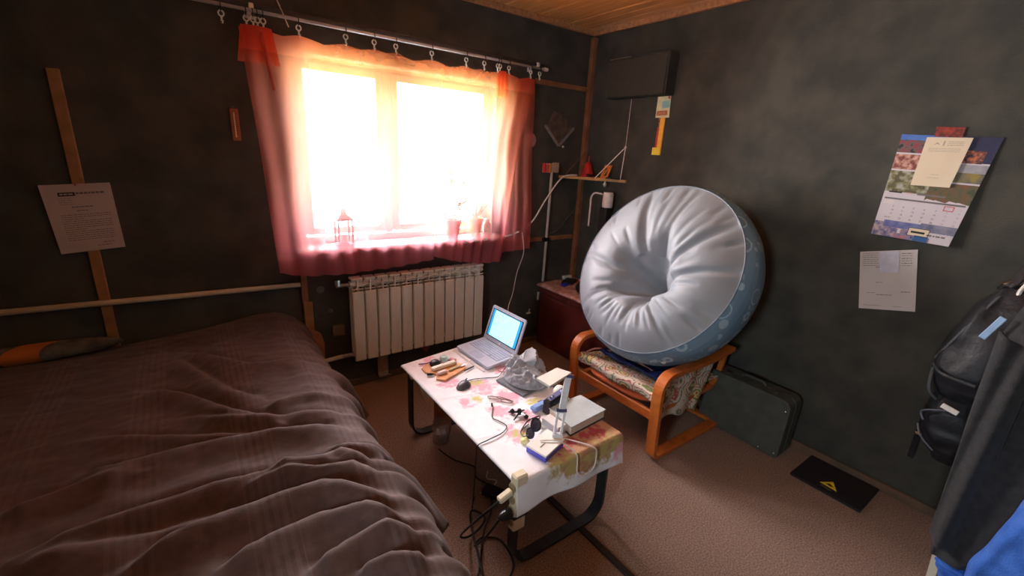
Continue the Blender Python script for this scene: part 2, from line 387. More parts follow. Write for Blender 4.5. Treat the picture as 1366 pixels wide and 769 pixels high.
def curtain(x_top, x_bot, hem, nfold, amp, y0, ph, attach):
    def f(u, v):       # v 0 top .. 1 bottom
        xt = x_top[0] + (x_top[1]-x_top[0])*u; xb = x_bot[0] + (x_bot[1]-x_bot[0])*u
        k = v**.8
        x = xt + (xb-xt)*k
        dmin = min(abs(xt-a) for a in attach); sag = min(.03, dmin*.22)
        zt = 2.066 - sag + .004
        zb = interp(hem, x)
        z = zt + (zb-zt)*v
        y = y0 - .055*v**1.3 + amp*sin(nfold*2*pi*u + ph + 1.5*noise.noise((u*4, v*1.5, ph)))*(.35+.65*v) + .02*noise.noise((x*5, z*3, ph))
        return Vector((x, y, z))
    return B().grid(f, 160, 50)
att = ringx
cu = thing('sheer_curtain', 'wide left sheer red and orange curtain covering most of the window', 'curtain', (-1.95, -.12, .85))
o = curtain((-2.425, -1.35), (-2.365, -1.452), [(-2.4, .885), (-2.3, .86), (-2.237, .843), (-2.0, .83), (-1.75, .838), (-1.6, .85), (-1.452, .868)], 9, .011, -.12, 0, att).build('panel', M_cur, cu, smooth=True)
cu2 = thing('sheer_curtain', 'narrower right sheer curtain with dense red outer edge', 'curtain', (-1.0, -.12, .85))
curtain((-1.36, -.64), (-1.445, -.90), [(-1.45, .885), (-1.3, .84), (-1.1, .80), (-.98, .797), (-.93, .80), (-.90, .83)], 7, .012, -.118, 2, att).build('panel', M_cur, cu2, smooth=True)
curtain((-.86, -.635), (-.90, -.625), [(-.9, .86), (-.625, .868)], 3, .008, -.09, 4, att).build('outer_panel', M_cur, cu2, smooth=True)
# gathered red bunches at the ends
def gather(x, par, s=1):
    def f(u, v):
        r = (.05+.02*v)*s; a = 2*pi*u
        return Vector((x + r*cos(a)*(1+.15*sin(5*a)), -.12 + .018*sin(a)*(1+.3*sin(7*a)), 2.075 - .16*v))
    B().grid(f, 40, 8, True).build('gathered_heading', M_cur, par, smooth=True)
gather(-2.35, cu, 1.2); gather(-.93, cu2, .55)
b = B(); b.tube([(-2.335, -.14, 2.05), (-2.325, -.145, 1.98), (-2.315, -.14, 1.9), (-2.30, -.135, 1.80)], .007, 6, smooth_path=5); b.build('tie_cord', mat('red_cord', (190, 74, 60), .8), cu)
tag(B().tube([(-2.205, -.11, 2.10), (-2.225, -.10, 2.16), (-2.27, -.06, 2.3), (-2.31, -.03, 2.45)], .003, 6).build('hanging_string', M_wcable), 'thin string slanting from ceiling to the curtain rail', 'string')
# ------------------------------------------------------------------ sill things
la = thing('lantern', 'small candle lantern standing on the left of the window sill', 'lantern', (-1.985, -.06, .976))
M_lan = mat('dull_copper', (150, 96, 84), .5, (170, 112, 96), 20)
lx, ly, lz = -1.985, -.06, .976
b = B(); b.box((lx, ly, lz+.008), (.095, .095, .016), None, .003); b.build('base', M_lan, la)
for sx in (-1, 1):
    for sy in (-1, 1): B().box((lx+sx*.04, ly+sy*.04, lz+.085), (.009, .009, .14)).build('post', M_lan, la)
b = B(); b.lathe([(.066, .155), (.066, .165), (.03, .19), (.022, .2), (.022, .225), (.001, .228)], (lx, ly, lz), 4, (0, 0, pi/4)); b.build('roof', M_lan, la)
b = B(); b.tube([(lx-.02, ly, lz+.22), (lx-.016, ly, lz+.25), (lx+.016, ly, lz+.25), (lx+.02, ly, lz+.22)], .003, 6, smooth_path=4); b.build('ring_handle', M_lan, la)
b = B(); b.lathe([(.022, .016), (.022, .07), (.002, .074)], (lx, ly, lz), 14); b.build('candle', M_white, la)
M_cglass = mat('clear_glass', (240, 240, 240), .05, spec=.9, alpha=.22)
for x, y, r, h, lb in ((-2.14, -.06, .045, .035, 'small clear glass dish on the sill far left of the lantern'), (-2.08, -.095, .04, .02, 'flat shallow clear glass dish just left of the lantern'), (-1.885, -.06, .042, .045, 'small clear glass bowl on the sill right of the lantern')):
    tag(B().lathe([(r*.55, 0), (r*.9, h*.6), (r, h), (r*.93, h), (r*.8, h*.55), (r*.45, .005)], (x, y, .9765), 18).build('glass_dish', M_cglass, smooth=True), lb, 'dish')
M_pot = mat('terracotta', (206, 128, 100), .7, (218, 142, 112), 20); M_leaf = mat('green_leaf', (70, 104, 40), .5, (100, 134, 56), 15); M_stem = mat('brown_stem', (140, 110, 70), .7)
def pot(cx, cy, r, h, par, m=M_pot):
    B().lathe([(r*.68, 0), (r*.93, h*.78), (r*1.05, h*.78), (r*1.08, h), (r*.95, h), (r*.9, h*.85), (.002, h*.84)], (cx, cy, .9765), 20).build('pot', m, par, smooth=False)
def leaf(b, p, d, L_, w):
    d = Vector(d).normalized(); s = d.cross(Vector((0, 0, 1))); s = s.normalized() if s.length > .05 else Vector((1, 0, 0)); p = Vector(p); n = s.cross(d)
    vs = [p, p+d*L_*.35+s*w+n*.004, p+d*L_*.75+s*w*.7, p+d*L_-n*.01, p+d*L_*.75-s*w*.7, p+d*L_*.35-s*w+n*.004, p+d*L_*.5-n*.006]
    b.add(vs, [(0,6,1),(1,6,2),(2,6,3),(3,6,4),(4,6,5),(5,6,0)])
pt = thing('potted_plant', 'tall leafy potted plant in the right half of the window sill', 'plant', (-1.25, -.06, .976))
pot(-1.25, -.06, .056, .13, pt)
b = B(); b.tube([(-1.25, -.06, 1.08), (-1.245, -.06, 1.2), (-1.26, -.05, 1.30), (-1.265, -.055, 1.39)], .006, 6, smooth_path=4); b.tube([(-1.246, -.06, 1.16), (-1.20, -.055, 1.23), (-1.17, -.05, 1.25)], .004, 5); b.tube([(-1.246, -.06, 1.18), (-1.30, -.055, 1.26), (-1.36, -.05, 1.31)], .004, 5); b.build('stem', M_stem, pt)
R_ = random.Random(3)
for k in range(46):
    z = R_.uniform(1.14, 1.42); sp = .02+.05*abs(sin((z-1.1)*9)); a = R_.uniform(0, 2*pi)
    p = (-1.255+sp*cos(a)*.7, -.058+sp*sin(a)*.35, z)
    bb = B(); leaf(bb, p, (cos(a), sin(a)*.4, R_.uniform(-.2, .6)), R_.uniform(.045, .075), R_.uniform(.016, .026)); bb.build('leaf', M_leaf, pt)
for p in ((-1.36, -.05, 1.31), (-1.34, -.05, 1.19), (-1.16, -.05, 1.2), (-1.17, -.05, 1.25)):
    bb = B(); leaf(bb, p, (random.uniform(-1, 1), .1, .4), .05, .02); bb.build('leaf', M_leaf, pt)
pt = thing('potted_plant', 'small yellowish potted plant right of the tall plant, behind the curtain fold', 'plant', (-1.06, -.05, .976))
pot(-1.06, -.05, .05, .13, pt, mat('yellow_pot', (226, 176, 90), .6, (236, 188, 104), 20))
for k in range(10):
    a = k*.63; bb = B(); leaf(bb, (-1.06, -.05, 1.09), (cos(a)*.8, sin(a)*.3, 1.0), R_.uniform(.08, .16), .012); bb.build('leaf', M_leaf, pt)
pt = thing('glass_jar', 'pale jar at the right end of the sill behind the curtain', 'jar', (-.97, -.06, .976))
B().lathe([(.024, 0), (.03, .01), (.03, .08), (.02, .1), (.02, .12)], (-.97, -.06, .9765), 16).build('jar_body', M_clear, pt, smooth=True)

# ------------------------------------------------------------------ printed sheets
_tx = {}
def text_geo(s):
    if s in _tx: return _tx[s]
    cu_ = bpy.data.curves.new('t', 'FONT'); cu_.body = s; cu_.size = 1; cu_.resolution_u = 2; cu_.align_x = 'CENTER'; cu_.align_y = 'CENTER'
    ob = bpy.data.objects.new('t', cu_); COL.objects.link(ob)
    dg = bpy.context.evaluated_depsgraph_get(); me = bpy.data.meshes.new_from_object(ob.evaluated_get(dg))
    g = ([tuple(v.co) for v in me.vertices], [tuple(p.vertices) for p in me.polygons])
    bpy.data.objects.remove(ob); bpy.data.curves.remove(cu_); bpy.data.meshes.remove(me); _tx[s] = g
    return g
class Sheet:           # a flat sheet given by its four corners (top-left, top-right, bottom-right, bottom-left)
    def __init__(s, tl, tr, br, bl, n, curl=0):
        s.c = [Vector(x) for x in (tl, tr, br, bl)]; s.n = Vector(n); s.curl = curl
    def P(s, u, v, d=0):
        a, b_, c, e = s.c; t_ = a.lerp(b_, u); q = e.lerp(c, u); return t_.lerp(q, v) + s.n*(d + s.curl*(v**2)*.6 + s.curl*u*v*.6)
    def body(s, name, m, par, t_=.0012, k=10):
        b = B(); w = k+1
        b.add([s.P(i/k, j/k, 0) for j in range(w) for i in range(w)], [(j*w+i, (j+1)*w+i, (j+1)*w+i+1, j*w+i+1) for j in range(k) for i in range(k)])
        return b.build(name, m, par, solid=t_)
    def rect(s, b, u0, v0, u1, v1, d=.0014):
        k = 4; vs = []
        for i in range(k+1):
            u = u0+(u1-u0)*i/k; vs += [s.P(u, v0, d), s.P(u, v1, d)]
        return b.add(vs, [(2*i, 2*i+1, 2*i+3, 2*i+2) for i in range(k)])
    def text(s, b, t_, u, v, h, asp, d=.0014):
        vs, fs = text_geo(t_); b.add([s.P(u + x*h*asp, v - y*h, d) for x, y, z in vs], fs)
    def greek(s, b, u0, v, u1, h, rnd, d=.0014):   # an unreadably small line of print: uneven word-length dashes
        u = u0
        while u < u1:
            w = min(rnd.uniform(.02, .075), u1-u); s.rect(b, u, v, u+w, v+h, d); u += w+.012
rnd = random.Random(11)
# letter pinned over the batten
p = thing('printed_letter', 'white printed letter with dark header pinned over the slanted batten above the bed', 'letter', (-3.11, -.024, 1.02))
S = Sheet((-3.232, -.023, 1.325), (-2.998, -.023, 1.339), (-2.989, -.023, 1.04), (-3.212, -.023, 1.022), (0, -1, 0))
S.body('sheet', M_paperL, p)
b = B(); S.rect(b, .22, .115, .46, .17); b.build('header_box', M_ink2, p)
b = B(); S.greek(b, .245, .133, .43, .018, rnd, .002); b.build('header_box_lettering', M_paperL, p)
b = B(); S.greek(b, .47, .12, .88, .028, rnd)
for i in range(4): S.greek(b, .2, .2+.028*i, .4, .006, rnd)
S.greek(b, .36, .325, .68, .014, rnd); S.greek(b, .42, .38, .58, .012, rnd)
for i in range(13):
    S.greek(b, .17+.01*i*0, .44+.031*i, .9 if i not in (2, 7) else .5, .008, rnd)
S.greek(b, .68, .88, .85, .01, rnd); S.greek(b, .58, .92, .8, .01, rnd)
b.build('printed_lines', M_ink, p)
b = B(); b.lathe([(.004, 0), (.004, .004), (.001, .006)], (-3.115, -.024, 1.328), 8, (pi/2, 0, 0)); b.build('pin', M_redink, p)
# calendar
c_ = thing('wall_calendar', 'large wall calendar with landmark photographs hanging on the dark right wall', 'calendar', (-.01, -2.22, 1.27))
M_cal = mat('calendar_paper', (206, 198, 206), .6, (214, 206, 212), 6)
S = Sheet((-.004, -2.062, 1.741), (-.004, -2.392, 1.727), (-.006, -2.345, 1.270), (-.006, -2.057, 1.279), (-1, 0, 0), .02)
S.body('backing_sheet', M_cal, c_)
def photo(name, u0, v0, u1, v1, cols, sc=9, seed=0, d=.0012):
    b = B(); S.rect(b, u0, v0, u1, v1, d); m = mat('photo_print_'+name, cols[0], .5, cols[1], sc*3.5, detail=4)
    rp = [n for n in m.node_tree.nodes if n.type == 'VALTORGB'][0].color_ramp
    for i, c in enumerate(cols[2:]): e = rp.elements.new(.42+.09*i); e.color = lin(c)
    return b.build('photo', m, c_)
photo('redflowers', 0, 0, .5, .17, [(52, 50, 54), (150, 60, 74), (104, 96, 90)], 14)
photo('blue_sky', 0, 0, .5, .05, [(70, 110, 190), (90, 130, 200)], 5, d=.0016)
photo('facade', 0, .185, .5, .33, [(120, 70, 62), (214, 170, 150), (150, 90, 80)], 16)
photo('river', 0, .345, .5, .55, [(100, 96, 60), (168, 170, 160), (90, 84, 60), (134, 130, 92)], 10)
photo('night', .5, 0, 1, .23, [(40, 42, 74), (52, 50, 82)], 6)
photo('statue', .66, .12, .92, .235, [(44, 40, 70), (196, 110, 70), (90, 60, 60)], 22, d=.0016)
photo('palace', .5, .245, 1, .32, [(140, 140, 150), (176, 174, 178)], 6)
photo('lake', .5, .32, 1, .41, [(84, 88, 96), (150, 130, 66), (100, 100, 90)], 8)
photo('garden', .5, .425, 1, .62, [(76, 78, 52), (126, 84, 60), (90, 90, 62)], 9)
photo('river_band', 0, .855, .58, 1, [(100, 90, 130), (196, 170, 170), (110, 110, 150)], 14)
photo('skyline', .12, .835, .6, .9, [(130, 136, 176), (90, 96, 160)], 8, d=.0016)
photo('tower', .58, .82, 1, .9, [(140, 140, 160), (100, 100, 130)], 8)
photo('market', .3, .91, .75, 1, [(70, 84, 130), (190, 120, 120), (120, 130, 170)], 16, d=.0016)
b = B(); S.rect(b, .0, .555, 1, .83, .0011); S.rect(b, .66, .90, .98, .955, .002); b.build('date_panel', M_cal, c_)
b = B(); S.rect(b, .03, .61, .97, .626, .0018); S.rect(b, .4, .545, .72, .562, .0022); b.build('weekday_bar', M_ink, c_)
b = B(); S.rect(b, .06, .545, .22, .56, .002); b.build('month_name', M_ink2, c_)
b = B(); S.text(b, '2021', .31, .555, .028, 1.4, .002); b.build('year', M_pinkink, c_)
b = B(); S.rect(b, .03, .632, .16, .672, .0018); b.build('blank_label', M_paper, c_)
b = B(); rows = [['', '', '', '', '', '1', '2'], ['3', '4', '5', '6', '7', '8', '9'], ['10', '11', '12', '13', '14', '15', '16'], ['17', '18', '19', '20', '21', '22', '23'], ['24 31', '25', '26', '27', '28', '29', '30']]
bg = B()
for r, row in enumerate(rows):
    for q, tx in enumerate(row):
        if tx: S.text(b if q < 5 else bg, tx, .17+.128*q - (.03 if len(tx) > 2 else 0), .655+.038*r, .025, 1.35, .0018)
b.build('dates', M_ink2, c_); bg.build('weekend_dates', mat('soft_red_print', (176, 140, 142), .8), c_)
b = B()
for r_ in ((.755, .634, .865, .64), (.755, .674, .865, .68), (.755, .634, .763, .68), (.857, .634, .865, .68)): S.rect(b, *r_, .003)
b.build('date_marker', M_red, c_)
b = B(); S.rect(b, .46, .875, .72, .955, .0024); b.build('sticker', M_cream, c_)
b = B(); S.rect(b, .5, .905, .67, .925, .0028)
for r_ in ((.46, .875, .72, .88), (.46, .95, .72, .955), (.46, .875, .467, .955), (.713, .875, .72, .955)): S.rect(b, *r_, .0028)
b.build('sticker_print', M_ink2, c_)
b = B(); S.rect(b, .56, .945, .73, .998, .0027); b.build('blue_label', mat('blue_print', (52, 96, 150), .6), c_)
b = B(); S.rect(b, .33, .905, .37, .95, .0027); b.build('white_label', M_paper, c_)
b = B(); S.greek(b, .7, .92, .92, .014, rnd, .0026); b.build('maker_line', M_ink, c_)
# note in front of calendar, red card above
n_ = thing('note_sheet', 'cream paper note pinned in front of the wall calendar', 'note', (-.02, -2.22, 1.52))
S = Sheet((-.016, -2.156, 1.728), (-.016, -2.306, 1.726), (-.020, -2.284, 1.519), (-.020, -2.150, 1.520), (-1, 0, 0), .002)
S.body('sheet', M_cream, n_)
b = B()
S.rect(b, .42, .07, .45, .17)
for i in range(3): S.greek(b, .52, .08+.035*i, .86, .012, rnd)
for i in range(3): S.greek(b, .12, .22+.03*i, .85, .008, rnd)
S.greek(b, .4, .75, .6, .008, rnd); S.greek(b, .35, .82, .62, .008, rnd); b.add([S.P(.2, .16, .0014), S.P(.28, .10, .0014), S.P(.36, .15, .0014), S.P(.28, .13, .0014)], [(0, 1, 2, 3)])
b.build('printed_lines', mat('faint_print', (170, 156, 136), .8), n_)
n_ = thing('red_card', 'small red and orange printed card above the calendar', 'card', (-.01, -2.22, 1.73))
S = Sheet((-.006, -2.175, 1.772), (-.006, -2.27, 1.768), (-.006, -2.27, 1.728), (-.006, -2.178, 1.731), (-1, 0, 0))
S.body('card_sheet', mat('red_card_print', (170, 60, 44), .5, (96, 44, 36), 60), n_)
# letter right
n_ = thing('printed_letter', 'white letter with a small slip on top, below the wall calendar', 'letter', (-.006, -2.16, .9))
S = Sheet((-.004, -2.032, 1.181), (-.004, -2.244, 1.235), (-.004, -2.305, .948), (-.004, -2.092, .899), (-1, 0, 0))
S.body('sheet', M_paper, n_)
b = B()
for i in range(7): S.greek(b, .05, .03+.035*i, .34, .007, rnd); 
for i in range(6): S.greek(b, .74, .05+.04*i, .92, .007 if i % 2 else .011, rnd)
S.greek(b, .3, .265, .4, .014, rnd); S.greek(b, .3, .53, .42, .008, rnd); S.greek(b, .15, .71, .3, .006, rnd); S.greek(b, .32, .74, .6, .01, rnd); S.greek(b, .75, .68, .9, .012, rnd)
S.greek(b, .08, .93, .4, .006, rnd); S.greek(b, .62, .93, .77, .006, rnd)
b.build('printed_lines', M_ink, n_)
sl = tag(B().add([S.P(.37, .01, .003), S.P(.70, .01, .003), S.P(.70, .36, .004), S.P(.37, .36, .004), S.P(.37, .01, .0042), S.P(.70, .01, .0042), S.P(.70, .36, .0052), S.P(.37, .36, .0052)], [(0, 1, 2, 3), (7, 6, 5, 4), (0, 4, 5, 1), (1, 5, 6, 2), (2, 6, 7, 3), (3, 7, 4, 0)]).build('paper_slip', mat('bluish_slip', (206, 206, 222), .7)), 'small white slip stuck on the top of the lower letter', 'slip')
# thermometer
t = thing('wall_thermometer', 'small wooden thermometer on the dark wall left of the curtain', 'thermometer', (-2.475, -.01, 1.55))
B().box((-2.474, -.006, 1.628), (.038, .010, .155), None, .003).build('backboard', mat('thermometer_wood', (156, 92, 66), .6, (170, 104, 76), 20), t)
b = B(); b.tube([(-2.476, -.0125, 1.575), (-2.476, -.0125, 1.685)], .003, 8); b.lathe([(.001, -.006), (.006, 0), (.001, .006)], (-2.476, -.013, 1.571), 8); b.build('glass_tube', M_cream, t)
b = B(); [b.box((-2.466, -.0115, 1.58+.01*i), (.008, .0012, .0015)) for i in range(11)]; b.build('scale_marks', M_ink2, t)
b = B(); b.tube([(-2.474+.008*cos(a), -.006, 1.707+.008*sin(a)) for a in [i*pi/6 for i in range(13)]], .002, 5); b.build('hanging_loop', M_chrome, t)
# pinkish disc half behind curtain
tag(B().lathe([(.05, 0), (.055, .008), (.045, .016), (.002, .02)], (-.575, 0, 1.665), 28, (pi/2, 0, 0)).build('wall_disc', mat('pink_plastic', (190, 150, 156), .5)), 'round pale pink disc on the wall at the right edge of the curtain', 'wall disc')
# V-shaped decoration
t = thing('wall_ornament', 'dark picture with pale V shaped edges on the wall right of the curtain', 'picture', (-.3, -.01, 1.62))
F = lambda u, v, d: Vector((u, -d, v))
B().prism([(-.435, 1.775), (-.36, 1.89), (-.27, 1.87), (-.16, 1.775), (-.296, 1.65)], .002, .008, F).build('picture_panel', mat('dim_flower_print', (74, 62, 60), .7, (110, 92, 78), 18), t)
for a, c in (((-.445, 1.78), (-.298, 1.638)), ((-.290, 1.64), (-.150, 1.78))):
    B().ribbon([(a[0], -.012, a[1]), (c[0], -.012, c[1])], .014, .016, (0, 1, 0)).build('pale_edge', mat('pale_grey_edge', (130, 124, 124), .6), t)
tag(B().lathe([(.009, 0), (.009, .006), (.001, .008)], (-.24, 0, 1.635), 10, (pi/2, 0, 0)).build('wall_knob', M_clear), 'tiny pale round knob on the wall below the V shaped picture', 'button')  # small knob on the wall
# ------------------------------------------------------------------ black box on right wall
t = thing('wall_speaker', 'large black box mounted high on the right wall near the corner', 'speaker', (-.05, -.54, 1.98))
B().box((-.052, -.54, 2.118), (.1, .51, .262), None, .004).build('cabinet', mat('black_speaker_wood', (58, 58, 54), .7, (66, 64, 58), 12), t)
B().box((-.106, -.54, 2.113), (.008, .49, .244), None, .003).build('front_cloth', mat('speaker_cloth', (62, 62, 56), .9, (70, 68, 60), 60, .4, 300), t)
B().box((-.104, -.385, 2.246), (.008, .19, .007)).build('top_edge_strip', mat('grey_strip', (112, 100, 96), .6), t)
# hanging card + ribbon (fly paper)
t = thing('hanging_tag', 'cream printed card with a long orange and yellow strip below the black box', 'tag', (-.01, -.73, 1.6))
G = lambda u, v, d: Vector((-d, u, v))
B().prism([(-.673, 1.992), (-.775, 2.0), (-.785, 1.85), (-.674, 1.852)], .004, .007, G).build('card', mat('pale_card', (222, 212, 170), .6), t)
B().prism([(-.715, 1.955), (-.772, 1.962), (-.778, 1.915), (-.718, 1.91)], .0072, .0082, G).build('cyan_print', mat('cyan_print', (140, 190, 190), .6), t)
B().prism([(-.682, 1.895), (-.765, 1.897), (-.77, 1.866), (-.68, 1.864)], .0072, .0085, G).build('orange_print', mat('orange_print', (216, 140, 96), .6, (160, 92, 60), 70), t)
B().prism([(-.76, 1.985), (-.772, 1.986), (-.773, 1.97), (-.761, 1.969)], .0072, .0085, G).build('red_dot', M_redink, t)
B().prism([(-.705, 1.85), (-.755, 1.85), (-.755, 1.785), (-.715, 1.785)], .005, .011, G).build('brown_print', mat('brown_print', (190, 130, 44), .6, (90, 56, 30), 90), t)
B().prism([(-.705, 1.79), (-.722, 1.79), (-.722, 1.65), (-.705, 1.65)], .004, .010, G).build('red_strip', M_redink, t)
B().prism([(-.722, 1.85), (-.758, 1.85), (-.760, 1.61), (-.722, 1.61)], .004, .012, G).build('orange_strip', mat('orange_plastic', (236, 170, 50), .5), t)
B().prism([(-.692, 1.655), (-.757, 1.655), (-.760, 1.605), (-.692, 1.605)], .004, .018, G).build('yellow_foot', mat('yellow_plastic', (240, 206, 30), .45), t)

# ------------------------------------------------------------------ corner shelf with ropes and things
SZ = 1.415
t = thing('corner_shelf', 'small triangular wooden corner shelf hung on cords', 'shelf', (-.1, -.15, SZ-.02))
B().prism([(-.26, -.02), (-.02, -.49), (-.004, -.49), (-.004, -.044), (-.044, -.044), (-.044, -.005), (-.26, -.005)], SZ-.02, SZ, lambda u, v, d: Vector((u, v, d))).build('board', mat('shelf_wood', (190, 140, 84), .5, (210, 160, 100), 12), t)
b = B(); b.tube([(-.045, -.49+.03, SZ), (-.035, -.465, 1.64)], .0035, 6); b.tube([(-.035, -.465, 1.65), (-.13, -.28, SZ)], .0035, 6); b.tube([(-.035, -.465, 1.65), (-.015, -.45, 1.985)], .002, 6); b.lathe([(.002, -.012), (.010, 0), (.002, .012)], (-.035, -.465, 1.65), 8); b.build('right_cord', M_wcable, t)
b = B(); b.tube([(-.24, -.05, SZ), (-.05, -.09, 1.62)], .003, 6); b.tube([(-.06, -.1, 1.56), (-.05, -.09, 1.66)], .004, 6); b.build('left_cord', mat('brown_cord', (110, 84, 76), .8), t)
t = thing('red_bell', 'red bell shaped object on the left of the corner shelf', 'bell', (-.09, -.16, SZ))
B().lathe([(.05, 0), (.048, .015), (.04, .04), (.03, .075), (.024, .1), (.014, .112), (.002, .115)], (-.095, -.16, SZ), 20).build('bell_body', M_red, t, smooth=True)
B().tube([(-.095, -.16, SZ+.11), (-.095, -.16, SZ+.16)], .004, 6).build('bell_stem', M_red, t)
tag(B().tube([(-.14+.02*cos(k*.5), -.23+.03*sin(k*.5), SZ+.006+.001*k) for k in range(20)], .004, 5).build('coiled_wire', M_rubber), 'small black coiled wire on the corner shelf behind its front edge', 'wire')
t = thing('orange_holder', 'orange slotted holder leaning on the corner shelf beside the red bell', 'holder', (-.08, -.33, SZ))
b = B(); G2 = lambda u, v, d: Vector((-.10+d + (v-SZ)*.25, u, v))
for poly in ([(-.30, SZ), (-.315, SZ), (-.335, SZ+.10), (-.32, SZ+.10)], [(-.355, SZ), (-.37, SZ), (-.39, SZ+.10), (-.375, SZ+.10)], [(-.315, SZ+.0), (-.355, SZ+.0), (-.358, SZ+.02), (-.318, SZ+.02)], [(-.331, SZ+.08), (-.371, SZ+.08), (-.375, SZ+.10), (-.335, SZ+.10)], [(-.318, SZ+.018), (-.330, SZ+.018), (-.370, SZ+.082), (-.355, SZ+.082)]):
    b.prism(poly, 0, .008, G2)
b.build('slotted_plate', mat('orange_wood', (214, 132, 60), .5), t)
tag(B().box((-.07, -.41, SZ+.006), (.05, .11, .011), (0, 0, .2), .003).build('black_case', M_black), 'flat black case lying at the right end of the corner shelf', 'case')
t = thing('hanging_bulb', 'tiny white bulb hanging under the corner shelf', 'bulb', (-.10, -.36, SZ-.08))
B().lathe([(.002, -.062), (.012, -.052), (.014, -.042), (.007, -.03), (.006, -.0205)], (-.10, -.36, SZ), 12).build('bulb_glass', M_clear, t, smooth=True)
# white cylinder on black tower, on the trunk
TZ = .545
tw = tag(B().box((-.10, -.40, (TZ+1.2)/2), (.07, .07, 1.2-TZ), None, .004).build('black_tower', M_black), 'tall slim black stand behind the inflatable chair', 'stand')
t = thing('white_device', 'white rounded cylinder with a looping white cable under the corner shelf', 'lamp', (-.10, -.41, 1.2))
B().lathe([(.034, .0), (.04, .008), (.041, .10), (.036, .115), (.002, .118)], (-.10, -.41, 1.2005), 20).build('cylinder_body', mat('warm_white_plastic', (226, 218, 216), .4), t, smooth=True)
B().tube([(-.13, -.375, 1.30), (-.17, -.335, 1.305), (-.19, -.32, 1.27), (-.19, -.32, 1.2), (-.20, -.33, 1.05)], .007, 8, smooth_path=6).build('cable_loop', M_wcable, t, smooth=True)
# white pole at trunk corner
t = thing('white_pole', 'tall thin white pole standing at the left corner of the dark red trunk', 'pole', (-.40, -.045, TZ))
B().tube([(-.385, -.05, TZ+.005), (-.376, -.05, 1.49)], .011, 10).build('pole_shaft', mat('grey_white_plastic', (176, 170, 166), .5), t)
B().box((-.343, -.05, 1.475), (.05, .03, .075), None, .003).build('top_block', mat('beige_block', (170, 150, 130), .6), t)
B().tube([(-.41, -.05, .905), (-.36, -.05, .905)], .02, 8).build('clamp', M_black, t)
for x, m, lb in ((-.46, M_red, 'leftmost red clothes peg clipped on the white pole top'), (-.435, mat('pale_red_plastic', (196, 90, 84), .5), 'second pale red clothes peg clipped on the white pole top'), (-.402, mat('orange_peg', (206, 130, 60), .5), 'orange clothes peg clipped nearest the white pole')):
    q = thing('clothes_peg', lb, 'clothes peg', (x, -.05, 1.44)); w = .014 if x < -.41 else .024
    B().box((x, -.06, 1.47), (w, .010, .07), None, .002).build('front_jaw', m, q); B().box((x, -.045, 1.47), (w, .010, .07), None, .002).build('back_jaw', m, q)
tag(B().tube([(-.46, -.06, 1.50), (-.376, -.06, 1.50)], .003, 6).build('peg_wire', M_wcable), 'short wire holding the clothes pegs beside the white pole', 'wire')
# cables on wall
tag(B().tube([(-.17, -.12, 1.425), (-.30, -.09, 1.40), (-.44, -.08, 1.235), (-.60, -.11, 1.06), (-.80, -.14, .985), (-1.05, -.15, .965), (-1.3, -.152, .95)], .006, 8, smooth_path=8).build('wall_cable', M_wcable, smooth=True), 'thick pale cable curving from the corner shelf across the curtain hem', 'cable')
tag(B().tube([(-.72, -.16, 1.0), (-.70, -.17, .85), (-.76, -.18, .70), (-.82, -.22, .55), (-.95, -.35, .49), (-1.12, -.62, .47), (-1.17, -.72, .49), (-1.28, -.74, .478)], .003, 6, smooth_path=8).build('charger_cable', M_wcable, smooth=True), 'thin white cable hanging down to the laptop', 'cable')
for x, z, s_, lb in ((-.389, .408, (.018, .01, .07), 'thin white bracket on the wall left of the trunk'), (-.483, .267, (.04, .014, .014), 'small white hook low on the wall between radiator and trunk')):
    b = B(); b.box((x, -.008, z), s_, None, .002)
    if s_[0] > .03: b.tube([(x, -.01, z), (x, -.02, z+.04)], .005)
    tag(b.build('wall_hook', M_clear), lb, 'hook')
tag(B().tube([(-.055, -.03, 1.14), (-.15, -.02, 1.06), (-.22, -.02, .98), (-.38, -.02, .93)], .003, 6, smooth_path=5).build('thin_wire', mat('dusty_wire', (96, 88, 84), .7)), 'thin dusty wire running from the corner post down to the batten', 'wire')

# ------------------------------------------------------------------ trunk and its clutter
M_tr = mat('oxblood_trunk', (112, 48, 44), .45, (86, 40, 38), 6, .1, 40)
t = thing('storage_trunk', 'dark red trunk in the corner behind the inflatable chair', 'trunk', (-.22, -.47, 0))
B().box((-.222, -.475, .23), (.385, .84, .46), None, .012).build('trunk_body', M_tr, t)
B().box((-.222, -.475, .495), (.40, .86, .065), None, .01).build('lid', M_tr, t)
for y in (-.42, -.60):
    b = B(); b.box((-.424, y, .47), (.01, .035, .045), None, .003); b.box((-.431, y, .462), (.008, .018, .02), None, .002); b.build('latch', mat('tarnished_latch', (120, 70, 64), .4, metal=.5), t)
B().box((-.418, -.30, .44), (.004, .16, .004)).build('edge_line', mat('faded_edge', (120, 72, 60), .5), t)
def cloth_trunk(u, v):
    x = -.435+.42*u; y = -.035-.80*v
    z = .5335 + .004*noise.noise((x*14, y*14, 0)) + .003
    if u < .06: z -= (.06-u)*.35; x = -.432
    return Vector((x, y, z))
M_rag = mat('pinkish_rag', (216, 186, 186), .9, (180, 120, 104), 22)
tag(B().grid(cloth_trunk, 30, 50).build('trunk_cloth', M_rag, smooth=True, solid=.003), 'crumpled pale pink cloth spread on the dark red trunk', 'cloth')
